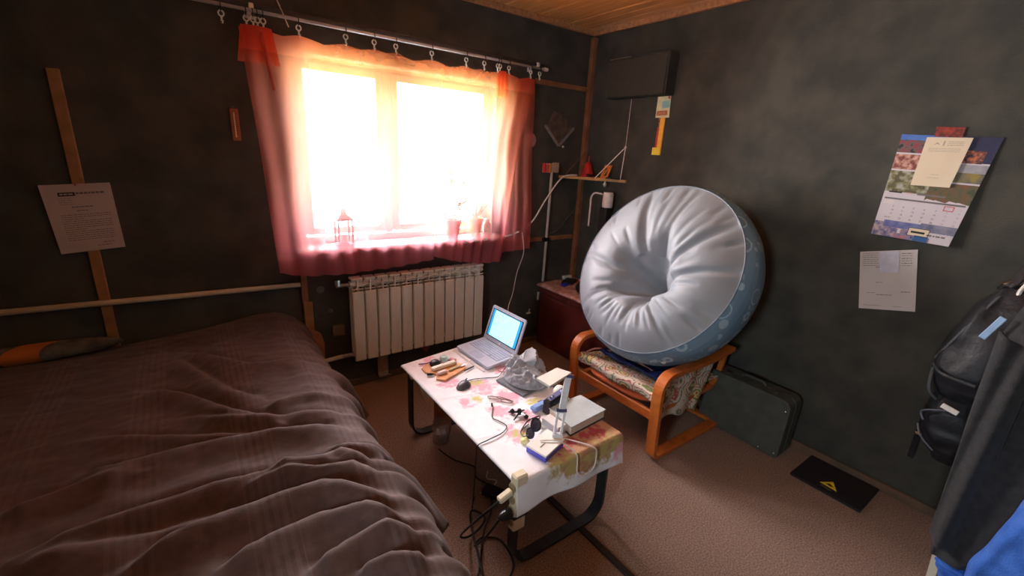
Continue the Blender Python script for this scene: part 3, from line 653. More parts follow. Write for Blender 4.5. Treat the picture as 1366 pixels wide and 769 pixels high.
clut = [('notebook', 'dark notebook lying on the trunk cloth near the corner post', (-.18, -.16, .552), (.14, .1, .02), M_black, .5), ('blue_pack', 'small bright blue packet on the trunk cloth', (-.29, -.22, .552), (.06, .04, .02), mat('blue_plastic', (40, 60, 190), .4), .3), ('red_box', 'flat red box on the trunk beside the corner post', (-.08, -.28, .556), (.12, .14, .03), M_red, .2), ('white_roll', 'small white roll at the back corner of the trunk', (-.13, -.07, .56), (.09, .035, .03), M_clear, 0)]
for nm, lb, c, d, m, r in clut: tag(B().box(c, d, (0, 0, r), .004).build(nm, m), lb, nm.split('_')[-1])
t = thing('headphones', 'black headset lying on the trunk cloth against the inflatable chair', 'headphones', (-.30, -.40, .54))
b = B(); b.lathe([(.035, -.012), (.04, 0), (.035, .012)], (-.28, -.38, .575), 14, (pi/2, .4, 0)); b.build('ear_cup', M_black, t); b = B(); b.lathe([(.035, -.012), (.04, 0), (.035, .012)], (-.22, -.34, .575), 14, (pi/2, .2, 0)); b.build('ear_cup', M_black, t)
B().tube([(-.28, -.38, .61), (-.25, -.37, .625), (-.22, -.34, .61)], .006, 6, smooth_path=4).build('headband', M_black, t)
tag(B().tube([(-.31, -.38, .55), (-.33, -.43, .548), (-.29, -.50, .548), (-.33, -.56, .548)], .004, 6, smooth_path=5).build('headset_cable', M_rubber), 'black cable trailing over the trunk cloth', 'cable')

# ------------------------------------------------------------------ bed
bd = thing('bed', 'low wide bed in the left foreground beneath the brown bedspread', 'bed', (-3.1, -1.1, 0))
B().box((-3.12, -1.12, .36), (1.60, 2.14, .34), None, .04).build('mattress', mat('mattress_ticking', (90, 78, 76), .9), bd)
B().box((-3.12, -1.12, .13), (1.50, 2.0, .12)).build('bed_base', M_batten, bd)
for x in (-3.8, -2.42):
    for y in (-.15, -2.05): B().box((x, y, .035), (.07, .07, .07)).build('leg', M_batten, bd)
b = B(); b.prism([(-2.25, .12), (-2.155, .12), (-2.145, .38), (-2.16, .44), (-2.20, .47), (-2.25, .48)], .05, .08, F); b.build('wooden_end_panel', mat('orange_wood_panel', (150, 96, 66), .5), bd)
# bedspread: height field with creases, then draped over the side
# crease lines on the bed top: (points in metres, width, height)
cr = [
 ([(-3.184, -1.461), (-3.031, -1.453), (-2.909, -1.448), (-2.763, -1.446), (-2.617, -1.469), (-2.480, -1.483)], 0.05, 0.022),
 ([(-2.948, -1.636), (-2.847, -1.609), (-2.730, -1.589), (-2.617, -1.586), (-2.502, -1.593), (-2.329, -1.731)], 0.045, 0.022),
 ([(-3.102, -1.164), (-2.996, -1.192), (-2.788, -1.205), (-2.648, -1.236), (-2.486, -1.276), (-2.358, -1.311)], 0.045, 0.018),
 ([(-3.087, -0.952), (-2.845, -1.091), (-2.643, -1.190), (-2.500, -1.251)], 0.03, 0.009),
 ([(-2.959, -0.682), (-2.821, -0.823), (-2.694, -1.013), (-2.568, -1.145)], 0.045, 0.016),
 ([(-2.871, -0.407), (-2.769, -0.652), (-2.681, -0.846), (-2.603, -0.926)], 0.045, 0.012),
 ([(-2.779, -1.746), (-2.664, -1.727), (-2.531, -1.716), (-2.422, -1.743), (-2.332, -1.822)], 0.04, 0.02),
 ([(-2.599, -1.863), (-2.492, -1.839), (-2.395, -1.834), (-2.319, -1.897)], 0.035, 0.02),
 ([(-2.617, -1.469), (-2.525, -1.467), (-2.412, -1.456), (-2.329, -1.529)], 0.03, 0.014),
 ([(-2.577, -1.030), (-2.434, -1.026), (-2.295, -1.088)], 0.03, 0.012),
 ([(-3.228, -1.249), (-3.093, -1.237), (-2.975, -1.243)], 0.05, 0.012),
 ([(-2.843, -0.333), (-2.582, -0.649), (-2.351, -0.703)], 0.05, 0.012),
 ([(-2.501, -1.928), (-2.427, -1.929), (-2.336, -1.971)], 0.03, 0.018),
 ([(-3.152, -1.503), (-3.036, -1.522), (-2.893, -1.550), (-2.748, -1.556)], 0.05, 0.012),
 ([(-2.689, -1.496), (-2.551, -1.510), (-2.400, -1.532), (-2.310, -1.621)], 0.025, 0.01),
 ([(-2.823, -0.975), (-2.648, -1.108), (-2.456, -1.157), (-2.306, -1.217)], 0.03, 0.008),
 ([(-2.439, -1.411), (-2.342, -1.423), (-2.306, -1.470)], 0.02, 0.01),
]
def seg_d(px, py, a, b_):
    ax, ay = a; bx, by = b_; dx, dy = bx-ax, by-ay; L2 = dx*dx+dy*dy
    t_ = max(0, min(1, ((px-ax)*dx+(py-ay)*dy)/L2)); ex, ey = px-ax-t_*dx, py-ay-t_*dy
    return sqrt(ex*ex+ey*ey), (dx*ey-dy*ex), t_
def bed_h(x, y):
    z = .568
    for pts, w, h in cr:
        best = 9; sd = 1; tt = 0; n = len(pts)-1
        for i in range(n):
            d, s_, t_ = seg_d(x, y, pts[i], pts[i+1])
            if d < best: best = d; sd = s_; tt = (i+t_)/n
        env = min(1, 6*tt+.15)*min(1, 5*(1-tt)+.25) if True else 1
        if best < 4*w:
            ww = w*(.45 if sd > 0 else 1.25)
            z += h*2.1*exp(-(best/ww)**2)*env
            if sd > 0: z -= h*.8*exp(-((best-w*.9)/(w*.5))**2)*env
    z += .010*noise.noise((x*3.2, y*5, 1)) + .005*noise.noise((x*9, y*17, 5)) + .0022*noise.noise((x*22, y*44, 9))
    z += .045*exp(-((x+2.42)/.22)**2 - ((y+.06)/.2)**2)
    z -= .03*exp(-((x+3.2)/.4)**2 - ((y)/.15)**2)
    return z
def pk(y, c, w): return exp(-((y-c)/w)**2)
NX, NY = 170, 260
XE = -2.335
def spread(u, v):
    y = -.02 - 2.16*v; s_ = u*2.05
    top_len = XE+3.93
    if s_ <= top_len:
        x = -3.93+s_; z = bed_h(x, y)
        e = (x-(XE-.10))/.10
        if e > 0: z -= .022*e*e
        return Vector((x, y, z))
    d = (s_-top_len)/(2.05-top_len)      # 0..1 down the side
    z0 = bed_h(XE, y)-.022
    zh = .20 + .05*sin(y*7+1) - .07*pk(y, -.86, .07) - .05*pk(y, -1.53, .1) - .03*pk(y, -2.0, .1)
    out = .16 + .08*pk(y, -.80, .10) + .17*pk(y, -1.55, .10) + .03*sin(y*23) + .02*sin(y*41+2)+.04*pk(y, -.25, .15)
    ph = min(1, d*1.25)
    x = XE + .09*(1-exp(-d*6)) + (out-.06)*d**1.4*.55 + (.018*sin(y*31+2*noise.noise((y*3, 0, 0)))+.012*sin(y*57))*min(1, d*2.5)
    z = z0 - (z0-zh)*(d**1.25) 
    return Vector((x, y, z))
M_bed = mat('brown_bedspread', (78, 56, 52), .75, (94, 70, 66), 30, .25, 500, sheen=.15)
bb_, src = base_link(M_bed); S3 = sepxyz(M_bed, wpos(M_bed))
def stripe(coord, per, w0, off=0.0):
    fr_ = mth(M_bed, 'FRACT', mth(M_bed, 'MULTIPLY', mth(M_bed, 'ADD', coord, off), 1/per)); return mth(M_bed, 'LESS_THAN', fr_, w0)
wv = mth(M_bed, 'MULTIPLY', stripe(S3[0], .30, .36), stripe(S3[0], .022, .55))
nzs = M_bed.node_tree.nodes.new('ShaderNodeTexNoise'); nzs.inputs['Scale'].default_value = 3.0
gm = mth(M_bed, 'MULTIPLY', wv, mth(M_bed, 'MULTIPLY', nzs.outputs[0], .5))
c1 = mixc(M_bed, gm, src, lin((120, 98, 96)))
c2 = mixc(M_bed, mth(M_bed, 'MULTIPLY', stripe(S3[1], .42, .10, .1), .12), c1, lin((112, 94, 94)))
M_bed.node_tree.links.new(c2, bb_.inputs['Base Color'])
tag(B().grid(spread, NX, NY).build('bedspread', M_bed, smooth=True, solid=.006), 'rumpled dark brown striped bedspread over the bed', 'bedspread')
def pil(u, v):
    a = 2*pi*u; r = sin(pi*v)**.6
    return Vector((-3.40+.34*r*cos(a) , -.075+.055*r*sin(a), .592 - .038*cos(pi*v)*1.0*(1) ))
M_pil = mat('patterned_pillowcase', (70, 70, 68), .9, (112, 110, 102), 16)
bb2, src2 = base_link(M_pil); sx = sepxyz(M_pil, wpos(M_pil)); 
q = mth(M_pil, 'LESS_THAN', mth(M_pil, 'ABSOLUTE', mth(M_pil, 'ADD', mth(M_pil, 'MULTIPLY_ADD', sx[1], -.8, sx[0]), 3.30)), .06)
M_pil.node_tree.links.new(mixc(M_pil, q, src2, lin((190, 112, 50))), bb2.inputs['Base Color'])
tag(B().grid(pil, 28, 12, True).build('pillow', M_pil, smooth=True), 'flat dark pillow with an orange patch at the back left of the bed', 'pillow')

# ------------------------------------------------------------------ coffee table
TT = .448
ta = thing('coffee_table', 'low table with black flat metal legs beneath the floral cloth', 'table', (-1.62, -1.22, 0))
B().prism([(-1.885, -1.745), (-1.355, -1.752), (-1.37, -.655), (-1.885, -.735)], TT-.022, TT, lambda u, v, d: Vector((u, v, d))).build('tabletop', mat('pale_tabletop', (200, 190, 180), .5), ta)
def u_leg(y, y2):
    r = .085; x0, x1 = -1.865, -1.375; pts = [(x0, y, TT-.022)]
    for k in range(9):
        a = pi + k*pi/16; pts.append((x0+r+r*cos(a), y, .008+r+r*sin(a)))
    for k in range(9):
        a = 3*pi/2 + k*pi/16; pts.append((x1-r+r*cos(a), y, .008+r+r*sin(a)))
    pts.append((x1, y, TT-.022)); return B().ribbon(pts, .05, .011, (0, 1, 0))
u_leg(-.74, 0).build('leg', M_blackm, ta); u_leg(-1.71, 0).build('leg', M_blackm, ta)
tag(B().box((-1.505, -1.62, .006), (.03, 1.35, .011), (0, 0, 0), .002).build('floor_strip', mat('dark_rubber_strip', (44, 38, 36), .7)), 'long dark strip lying on the carpet beneath the near table leg', 'strip')
# tablecloth
M_tc = mat('floral_tablecloth', (238, 236, 240), .75, (244, 242, 246), 20, .08, 300)
def blobs(m, base, spots, col, dist=.06, ns=26, edge=.5, zmin=None):
    N = m.node_tree.nodes; L = m.node_tree.links
    nz_ = N.new('ShaderNodeTexNoise'); nz_.inputs['Scale'].default_value = ns; nz_.inputs['Detail'].default_value = 5; P_ = wpos(m); L.new(P_, nz_.inputs[0])
    acc = None
    for (x, y, z, r) in spots:
        vm = N.new('ShaderNodeVectorMath'); vm.operation = 'DISTANCE'; L.new(P_, vm.inputs[0]); vm.inputs[1].default_value = (x, y, z)
        d_ = mth(m, 'SUBTRACT', 1.0, mth(m, 'DIVIDE', vm.outputs['Value'], r))
        acc = d_ if acc is None else mth(m, 'MAXIMUM', acc, d_)
    k_ = mth(m, 'ADD', acc, mth(m, 'MULTIPLY_ADD', nz_.outputs[0], 2.4, -1.35))
    mr = N.new('ShaderNodeMapRange'); mr.inputs[1].default_value = 0; mr.inputs[2].default_value = edge; L.new(k_, mr.inputs[0])
    return mixc(m, mr.outputs[0], base, lin(col))
bt, st = base_link(M_tc)
c = blobs(M_tc, st, [(-1.66,-1.14,.45,.09),(-1.60,-1.28,.45,.08),(-1.70,-1.36,.45,.08),(-1.62,-1.48,.45,.08),(-1.73,-1.53,.45,.08),(-1.78,-1.02,.45,.07),(-1.77,-.78,.45,.09),(-1.45,-1.05,.45,.09),(-1.62,-1.74,.44,.09),(-1.36,-1.77,.40,.08),(-1.53,-1.77,.42,.07),(-1.80,-1.22,.45,.05)], (234, 172, 190), ns=30)
c = blobs(M_tc, c, [(-1.73,-1.55,.45,.05),(-1.66,-1.09,.45,.05),(-1.74,-1.22,.45,.04),(-1.52,-1.38,.45,.05)], (206, 196, 130), ns=40)
c = blobs(M_tc, c, [(-1.42,-1.71,.45,.12),(-1.62,-1.73,.45,.10),(-1.52,-1.72,.45,.1),(-1.70,-1.72,.45,.05)], (190, 142, 110), ns=10, edge=.12)
c = blobs(M_tc, c, [(-1.44,-1.70,.45,.06),(-1.58,-1.70,.45,.05),(-1.50,-1.69,.45,.04),(-1.64,-1.72,.45,.04)], (176, 72, 84), ns=45)
c = blobs(M_tc, c, [(-1.72,-1.765,.43,.06),(-1.64,-1.765,.42,.07),(-1.46,-1.765,.41,.07),(-1.40,-1.765,.42,.06),(-1.55,-1.765,.41,.05)], (196, 178, 116), ns=50)
M_tc.node_tree.links.new(c, bt.inputs['Base Color'])
def drape(o):      # overhang distance -> (outward, down)
    r = .012
    if o <= 0: return 0, 0
    a = min(o/r, pi/2)
    return r*sin(a) + max(0, o-r*pi/2)*.08, r*(1-cos(a)) + max(0, o-r*pi/2)
def tcl(u, v):
    xa, xb = -.028, 1.075; U = xa+(xb-xa)*u                       # across x (0..1 of the top)
    L_ = 1.05; ya, yb = -.02, 1.0 + .142/L_; V = ya+(yb-ya)*v     # along y
    W_ = .545
    ox = max(0, -U*W_, (U-1)*W_); oy = max(0, -V*L_, (V-1)*L_)
    Uc, Vc = min(1, max(0, U)), min(1, max(0, V))
    yf = -.728+.075*Uc; x = -1.898 + (.535+.005*Vc)*Uc; y = yf + (-1.757-yf)*Vc
    dx, zx = drape(ox); dy, zy = drape(oy)
    x += (dx if U > 1 else -dx); y += (-dy if V > 1 else dy)
    z = TT + .004 - max(zx, zy) - .35*min(zx, zy)
    z += .0018*noise.noise((x*9, y*9, 3)) if max(zx, zy) == 0 else 0
    if max(zx, zy) == 0:
        for c0, sl_ in ((-1.165, -.25), (-1.51, -.22)):
            z += .0022*exp(-((y - c0 - sl_*(x+1.75))/.006)**2)
    if V > 1: y -= .005*sin(U*13+1)*zy/.12; z += .005*sin(U*6.2)*zy/.13
    return Vector((x, y, z))
tag(B().grid(tcl, 110, 190).build('tablecloth', M_tc, smooth=True, solid=.0016), 'white floral oilcloth covering the low table', 'tablecloth')
CT = TT+.0065
# under table: pale block
t = thing('wooden_bracket', 'pale wooden block hooked beneath the far left corner of the table', 'block', (-1.83, -.80, .24))
B().box((-1.845, -.80, .412), (.09, .035, .025), None, .003).build('top_bar', mat('pale_birch', (226, 196, 150), .6), t)
B().box((-1.82, -.80, .33), (.03, .035, .14), (0, -.25, 0), .003).build('upright_bar', mat('pale_birch', (226, 196, 150), .6), t)
# power strip on near left leg
t = thing('power_strip', 'cream power strip tied upright to the near left table leg', 'power strip', (-1.885, -1.755, .22))
M_ps = mat('cream_plastic', (222, 208, 178), .5, (230, 218, 190), 15)
B().box((-1.885, -1.752, .355), (.055, .038, .24), None, .006).build('strip_body', M_ps, t)
for i in range(4):
    b = B(); b.lathe([(.018, 0), (.018, .004), (.014, .004), (.013, .001)], (-1.9130, -1.752, .275+.05*i), 14, (0, -pi/2, 0)); b.build('socket', mat('socket_tan', (150, 130, 100), .6), t)  # sockets in a darker tan than the strip body
b = B(); b.box((-1.885, -1.752, .30), (.062, .045, .008)); b.build('tie_band', M_rubber, t)
t = thing('power_plug', 'white plug pushed into the upper socket of the power strip', 'plug', (-1.945, -1.752, .40))
B().box((-1.945, -1.752, .405), (.058, .026, .024), (0, -.3, 0), .005).build('plug_body', M_ps, t)
t2 = thing('power_plug', 'black plug pushed into the lower socket of the power strip', 'plug', (-1.935, -1.752, .32))
B().lathe([(.018, -.02), (.02, 0), (.014, .02), (.006, .03)], (-1.937, -1.752, .315), 12, (0, -pi/2, 0)).build('plug_body', M_black, t2)
def cable(pts, r, m, lb, nm='floor_cable', k=8): return tag(B().tube(pts, r, 7, smooth_path=k).build(nm, m, smooth=True), lb, 'cable')
cable([(-1.97, -1.755, .396), (-2.02, -1.70, .30), (-2.02, -1.58, .12), (-1.95, -1.52, .02), (-1.88, -1.50, .012), (-1.83, -1.46, .012), (-1.86, -1.40, .012), (-1.90, -1.46, .012), (-1.96, -1.62, .012), (-2.04, -1.85, .012)], .0045, M_rubber, 'black cable looping from the upper plug to the carpet')
cable([(-1.965, -1.752, .31), (-2.0, -1.72, .22), (-1.98, -1.62, .08), (-1.90, -1.55, .012), (-1.84, -1.60, .01), (-1.86, -1.72, .01), (-1.95, -1.80, .01), (-1.98, -1.95, .01)], .0045, M_rubber, 'black cable from the lower plug curling on the carpet toward the camera')
cable([(-1.79, -.93, .008), (-1.76, -1.05, .008), (-1.70, -1.15, .008), (-1.73, -1.22, .008), (-1.71, -1.30, .008), (-1.74, -1.38, .008), (-1.79, -1.45, .008), (-1.88, -1.53, .008), (-1.98, -1.66, .008), (-2.10, -1.78, .008)], .0035, M_rubber, 'thin black cable on the carpet from the jar to the bed')
cable([(-1.66, -1.22, .01), (-1.69, -1.26, .01), (-1.66, -1.30, .01), (-1.72, -1.33, .01), (-1.77, -1.325, .01)], .003, M_wcable, 'short white cable lying on the carpet under the table')
t = thing('cable_adapter', 'dark power adapter lying among the cables under the table', 'adapter', (-1.72, -1.36, 0))
B().box((-1.72, -1.36, .018), (.06, .10, .034), (0, 0, .5), .006).build('adapter_body', M_black, t)
# can + bottle under the table
t = thing('paper_cup', 'orange brown cylinder standing under the far end of the table', 'canister', (-1.68, -.78, 0))
B().lathe([(.048, 0.001), (.05, .01), (.05, .27), (.046, .275), (.002, .276)], (-1.69, -.78, .0), 22).build('cup_wall', mat('orange_cardboard', (186, 110, 64), .6, (160, 84, 48), 14), t, smooth=False)
B().box((-1.735, -.80, .235), (.012, .05, .05), (0, 0, .5), .01).build('green_label', mat('dark_green_print', (44, 70, 44), .6), t)
t = thing('plastic_bottle', 'clear crumpled plastic container with foil below the orange cylinder', 'bottle', (-1.74, -.87, 0))
B().lathe([(.04, .001), (.047, .01), (.044, .05), (.048, .09), (.045, .13), (.043, .13), (.04, .01)], (-1.745, -.865, 0), 20).build('bottle_wall', M_cglass, t, smooth=True)
def foil(u, v):
    a = 2*pi*u; r = .034*sin(pi*min(.999, max(.001, v)))**.7
    p_ = Vector((-1.745+r*cos(a), -.865+r*sin(a), .045-.035*cos(pi*v))); return p_ + Vector((1, 1, 1))*.008*noise.noise(p_*120)
B().grid(foil, 18, 10, True).build('foil_filling', mat('crumpled_foil', (220, 220, 220), .25, metal=.8), t)

# ------------------------------------------------------------------ laptop
lp = thing('laptop', 'small silver laptop with a glowing cyan screen on the table', 'laptop', (-1.44, -.83, CT))
M_sil = mat('silver_plastic', (186, 188, 204), .35, (194, 196, 212), 25)
LC = Vector((-1.548, -1.012, CT)); ux = Vector((-.012, .315, 0)); vx_ = Vector((.215, .037, 0))   # front-left, along front, depth
ln, wn = ux.normalized(), vx_.normalized()
def lap(u, v, z): return LC + ux*u + vx_*v + Vector((0, 0, z))
def slab(poly, z0, z1, ch=0): return B().prism(poly, z0, z1, lambda u, v, d: lap(u, v, d))
rr = [(.03, 0), (.97, 0), (.99, .015), (1, .04), (1, 1), (0, 1), (0, .04), (.01, .015)]
slab(rr, 0.006, .020).build('base', M_sil, lp)
b = B(); [b.prism([(u, v), (u+.05, v), (u+.05, v+.03), (u, v+.03)], 0, .007, lambda a, c_1, d: lap(a, c_1, d)) for u in (.05, .9) for v in (.05, .9)]; b.build('feet', M_black, lp)
slab([(.06, .38), (.94, .38), (.94, .92), (.06, .92)], .0185, .0204).build('keyboard_tray', mat('grey_tray', (120, 124, 146), .5), lp)
b = B()
for r in range(6):
    n = 14 if r else 15; uo = .065
    for k in range(n):
        w = .87/n; 
        if r == 0 and 3 < k < 9: continue
        b.prism([(uo+k*w+.004, .39+r*.088), (uo+(k+1)*w-.004, .39+r*.088), (uo+(k+1)*w-.004, .39+r*.088+.068), (uo+k*w+.004, .39+r*.088+.068)], .0204, .0226, lambda a, c_1, d: lap(a, c_1, d))
b.prism([(.315, .39), (.63, .39), (.63, .458), (.315, .458)], .0204, .0226, lambda a, c_1, d: lap(a, c_1, d))
b.build('keys', mat('key_grey', (176, 180, 202), .5), lp)
slab([(.35, .05), (.65, .05), (.65, .31), (.35, .31)], .0202, .0212).build('touchpad', mat('touchpad_grey', (166, 170, 192), .3), lp)
# lid tilted back from the hinge line: in plane spanned by ux and lv
lv = (wn*.075 + Vector((0, 0, .195)))
ldn = ln.cross(lv).normalized(); 
if ldn.dot(wn) > 0: ldn = -ldn       # faces the keyboard
LH = LC + vx_*.985 + Vector((0, 0, .020))
def lid(u, v, d): return LH + ux*u + lv*v + ldn*d
B().prism([(0, 0), (1, 0), (1, .95), (.98, 1), (.02, 1), (0, .95)], -.006, .004, lid).build('lid', M_sil, lp)
B().prism([(.045, .12), (.955, .12), (.955, .92), (.045, .92)], .0042, .005, lid).build('screen_surround', M_black, lp)
M_sc = emis('screen_blue', (28, 120, 170), .2); M_sc2 = emis('screen_page', (150, 240, 250), .17)
sc_ = B().prism([(.07, .145), (.93, .145), (.93, .90), (.07, .90)], .0052, .0056, lid).build('display', M_sc, lp)
B().prism([(.135, .15), (.865, .15), (.865, .885), (.135, .885)], .0058, .0060, lid).build('document_window', M_sc2, sc_)
b = B(); rq = random.Random(5)
for i in range(9):
    u = .2; v = .80-.055*i
    while u < (.8 if i % 4 != 3 else .5):
        w = rq.uniform(.02, .06); b.prism([(u, v), (u+w, v), (u+w, v+.012), (u, v+.012)], .0061, .0062, lid); u += w+.012
b.build('document_lines', emis('screen_text', (120, 215, 228), .16), sc_)
b = B(); b.lathe([(.006, 0), (.006, .0008), (.001, .001)], tuple(lid(.5, .06, .0042)), 14, Vector((0, 0, 1)).rotation_difference(ldn).to_euler()); b.build('badge', M_white, lp)
b = B(); b.lathe([(.0025, 0), (.0025, .0006), (.0005, .001)], tuple(lid(.5, .96, .0042)), 8, Vector((0, 0, 1)).rotation_difference(ldn).to_euler()); b.build('webcam', M_black, lp)
B().tube([LH+ux*.1, LH+ux*.9], .006, 8).build('hinge', mat('hinge_grey', (120, 120, 130), .4), lp)
tag(B().box((-1.575, -.86, CT+.002), (.014, .30, .0035), (0, 0, .05)).build('folded_sheet', M_paper), 'narrow white sheet edge lying along the front of the laptop', 'paper')
# mouse
t = thing('mouse', 'dark grey and black computer mouse on the floral cloth', 'mouse', (-1.736, -1.088, CT))
def mouse_f(top):
    def f(u, v):
        a = 2*pi*u; r = sin(pi/2*v); x = .031*r*cos(a); y = .05*r*sin(a); z = .025*(1-r**3)
        q = Matrix.Rotation(radians(-57), 3, 'Z') @ Vector((x, y, 0)); return Vector((-1.736+q.x, -1.088+q.y, CT+.001+max(0, z)*(1 if top else .55)))
    return f
B().grid(mouse_f(True), 28, 9, True).build('shell', mat('mouse_grey', (96, 96, 104), .3, (60, 60, 68), 18), t, smooth=True)
B().box((-1.712, -1.072, CT+.024), (.006, .018, .006), (0, 0, -1.0), .002).build('scroll_wheel', M_black, t)
B().tube([(-1.698, -1.062, CT+.006), (-1.66, -1.06, CT+.004), (-1.60, -1.08, CT+.004), (-1.54, -1.10, CT+.004), (-1.48, -1.06, CT+.005), (-1.42, -1.02, CT+.005), (-1.36, -.99, CT+.012)], .0022, 6, smooth_path=6).build('mouse_cord', M_rubber, t)
cable([(-1.34, -.99, CT+.01), (-1.38, -1.06, CT+.005), (-1.45, -1.09, CT+.004), (-1.50, -1.05, CT+.004), (-1.47, -1.02, CT+.004), (-1.40, -1.03, CT+.004)], .002, mat('copper_cable', (150, 96, 70), .5), 'thin brownish cable coiled beside the laptop', 'usb_cable')
t = thing('white_charger', 'small white plug at the rear corner of the laptop', 'plug', (-1.33, -1.0, CT))
B().box((-1.335, -1.015, CT+.010), (.03, .02, .016), (0, 0, .5), .003).build('plug_body', M_white, t)
# orange board with items
t = tag(B().prism([(-1.84, -.83), (-1.80, -.80), (-1.76, -.83), (-1.735, -.86), (-1.66, -.86), (-1.62, -.90), (-1.64, -.94), (-1.70, -.965), (-1.79, -1.0), (-1.825, -.97), (-1.80, -.92), (-1.84, -.88)], CT, CT+.008, lambda u, v, d: Vector((u, v, d))).build('cutting_board', mat('orange_leather', (214, 146, 86), .6, (226, 160, 100), 20)), 'irregular orange brown flat board at the far left end of the table', 'board')
CB = CT+.0085
tag(B().box((-1.735, -.875, CB+.009), (.15, .028, .017), (0, 0, .12), .004).build('white_case', mat('bone_plastic', (216, 206, 190), .4)), 'long bone white case lying across the orange board', 'case')
tag(B().box((-1.775, -.935, CB+.008), (.055, .024, .014), (0, 0, .15), .004).build('eraser', mat('pink_white_rubber', (222, 200, 196), .6)), 'short white eraser with a reddish edge on the orange board', 'eraser')
t = thing('pocket_knife', 'folding knife with pale handle on the right of the orange board', 'knife', (-1.68, -.92, CB))
B().box((-1.695, -.92, CB+.005), (.08, .016, .009), (0, 0, .28), .003).build('handle', mat('horn_handle', (190, 170, 130), .5), t)
B().prism([(-1.655, -.913), (-1.57, -.885), (-1.575, -.892), (-1.655, -.925)], CB+.003, CB+.005, lambda u, v, d: Vector((u, v, d))).build('blade', M_chrome, t)
t = thing('pen', 'thin dark pen lying between the orange board and the mouse', 'pen', (-1.60, -.95, CT))
B().tube([(-1.66, -.965, CT+.009), (-1.59, -.94, CT+.005)], .0035, 8).build('barrel', M_black, t)
tag(B().lathe([(.026, 0), (.03, .008), (.028, .02), (.018, .028), (.002, .03)], (-1.765, -.835, CB), 16).build('black_cap', M_black, smooth=True), 'black round cap on the far part of the orange board', 'tin')  # loose black cap lying on the board
tag(B().lathe([(.022, 0), (.024, .02), (.016, .03), (.002, .032)], (-1.695, -.80, CT), 16).build('glass_pot', mat('mint_glass', (176, 206, 200), .2)), 'small mint green pot beside the orange board', 'pot')
tag(B().box((-1.655, -.82, CT+.007), (.03, .04, .012), (0, 0, .6), .003).build('pink_tin', mat('dusky_pink', (190, 130, 136), .5)), 'small dusky pink tin next to the mint pot', 'tin')
tag(B().lathe([(.006, 0), (.0075, .02), (.004, .03), (.001, .035)], (-1.845, -.905, CT+.008), 10, (pi/2, 0, 1.2)).build('pen_cap', M_black), 'tiny black pen cap at the left edge of the orange board', 'stub')  # pen cap lying apart from the pen
tag(B().tube([(-1.83, -.77, CT+.003), (-1.80, -.80, CT+.012), (-1.77, -.82, CB+.02)], .0025, 6, smooth_path=5).build('short_wire', M_rubber), 'short black wire near the far left table corner', 'wire')
# spectacles
t = thing('spectacles', 'thin framed eyeglasses lying folded on the cloth in front of the grey bag', 'glasses', (-1.655, -1.29, CT))
def loop(cx, cy, a, b_, rot, z, n=16):
    return [(cx + a*cos(k*2*pi/n)*cos(rot) - b_*sin(k*2*pi/n)*sin(rot), cy + a*cos(k*2*pi/n)*sin(rot) + b_*sin(k*2*pi/n)*cos(rot), z) for k in range(n+1)]
ra = math.atan2(-.09, .075)
M_gold = mat('bronze_wire', (120, 96, 84), .4, metal=.6)
for k, (cx, cy) in enumerate(((-1.675, -1.262), (-1.638, -1.318))):
    B().tube(loop(cx, cy, .027, .014, ra, CT+.006), .0018, 6).build('lens_rim', M_gold, t)
B().tube([(-1.660, -1.283, CT+.007), (-1.654, -1.293, CT+.01), (-1.652, -1.297, CT+.007)], .0016, 6).build('bridge', M_gold, t)
for a, c in (((-1.692, -1.24), (-1.61, -1.335)), ((-1.622, -1.342), (-1.69, -1.25))):
    B().tube([(a[0], a[1], CT+.009), ((a[0]+c[0])/2+.006, (a[1]+c[1])/2+.006, CT+.011), (c[0], c[1], CT+.005)], .0017, 6).build('temple', M_gold, t)
# black micro cable over left edge
t = thing('black_cable', 'black cable with a small plug crossing the cloth and hanging over the left edge', 'cable', (-1.75, -1.4, CT))
B().tube([(-1.718, -1.325, CT+.004), (-1.765, -1.391, CT+.004), (-1.755, -1.43, CT+.004), (-1.748, -1.475, CT+.004), (-1.79, -1.505, CT+.004), (-1.87, -1.515, CT+.004), (-1.915, -1.515, CT-.004), (-1.918, -1.51, CT-.06), (-1.915, -1.50, .25), (-1.87, -1.42, .05), (-1.83, -1.36, .01), (-1.80, -1.33, .01)], .0022, 6, smooth_path=6).build('cord', M_rubber, t)
B().box((-1.712, -1.308, CT+.005), (.009, .024, .008), (0, 0, -.5), .002).build('plug', M_black, t)
# keys/mini tripod
t = thing('mini_tripod', 'small black folding tripod with grey tips on the middle of the cloth', 'tripod', (-1.65, -1.435, CT))
for a, L_ in ((.4, .045), (2.2, .05), (3.6, .05), (-1.0, .055)):
    B().tube([(-1.652, -1.435, CT+.018), (-1.652+L_*cos(a), -1.435+L_*sin(a), CT+.005)], [.006, .003], 7).build('leg', M_chrome if a < 0 else M_black, t)
B().lathe([(.010, 0), (.013, .01), (.008, .024), (.002, .027)], (-1.652, -1.435, CT+.008), 10).build('ball_head', M_black, t)
b = B(); b.lathe([(.010, 0), (.012, .008), (.002, .02)], (-1.668, -1.405, CT+.004), 10); b.build('knob', M_black, t); B().lathe([(.009, 0), (.01, .008), (.002, .016)], (-1.64, -1.47, CT+.003), 10).build('knob', M_black, t)
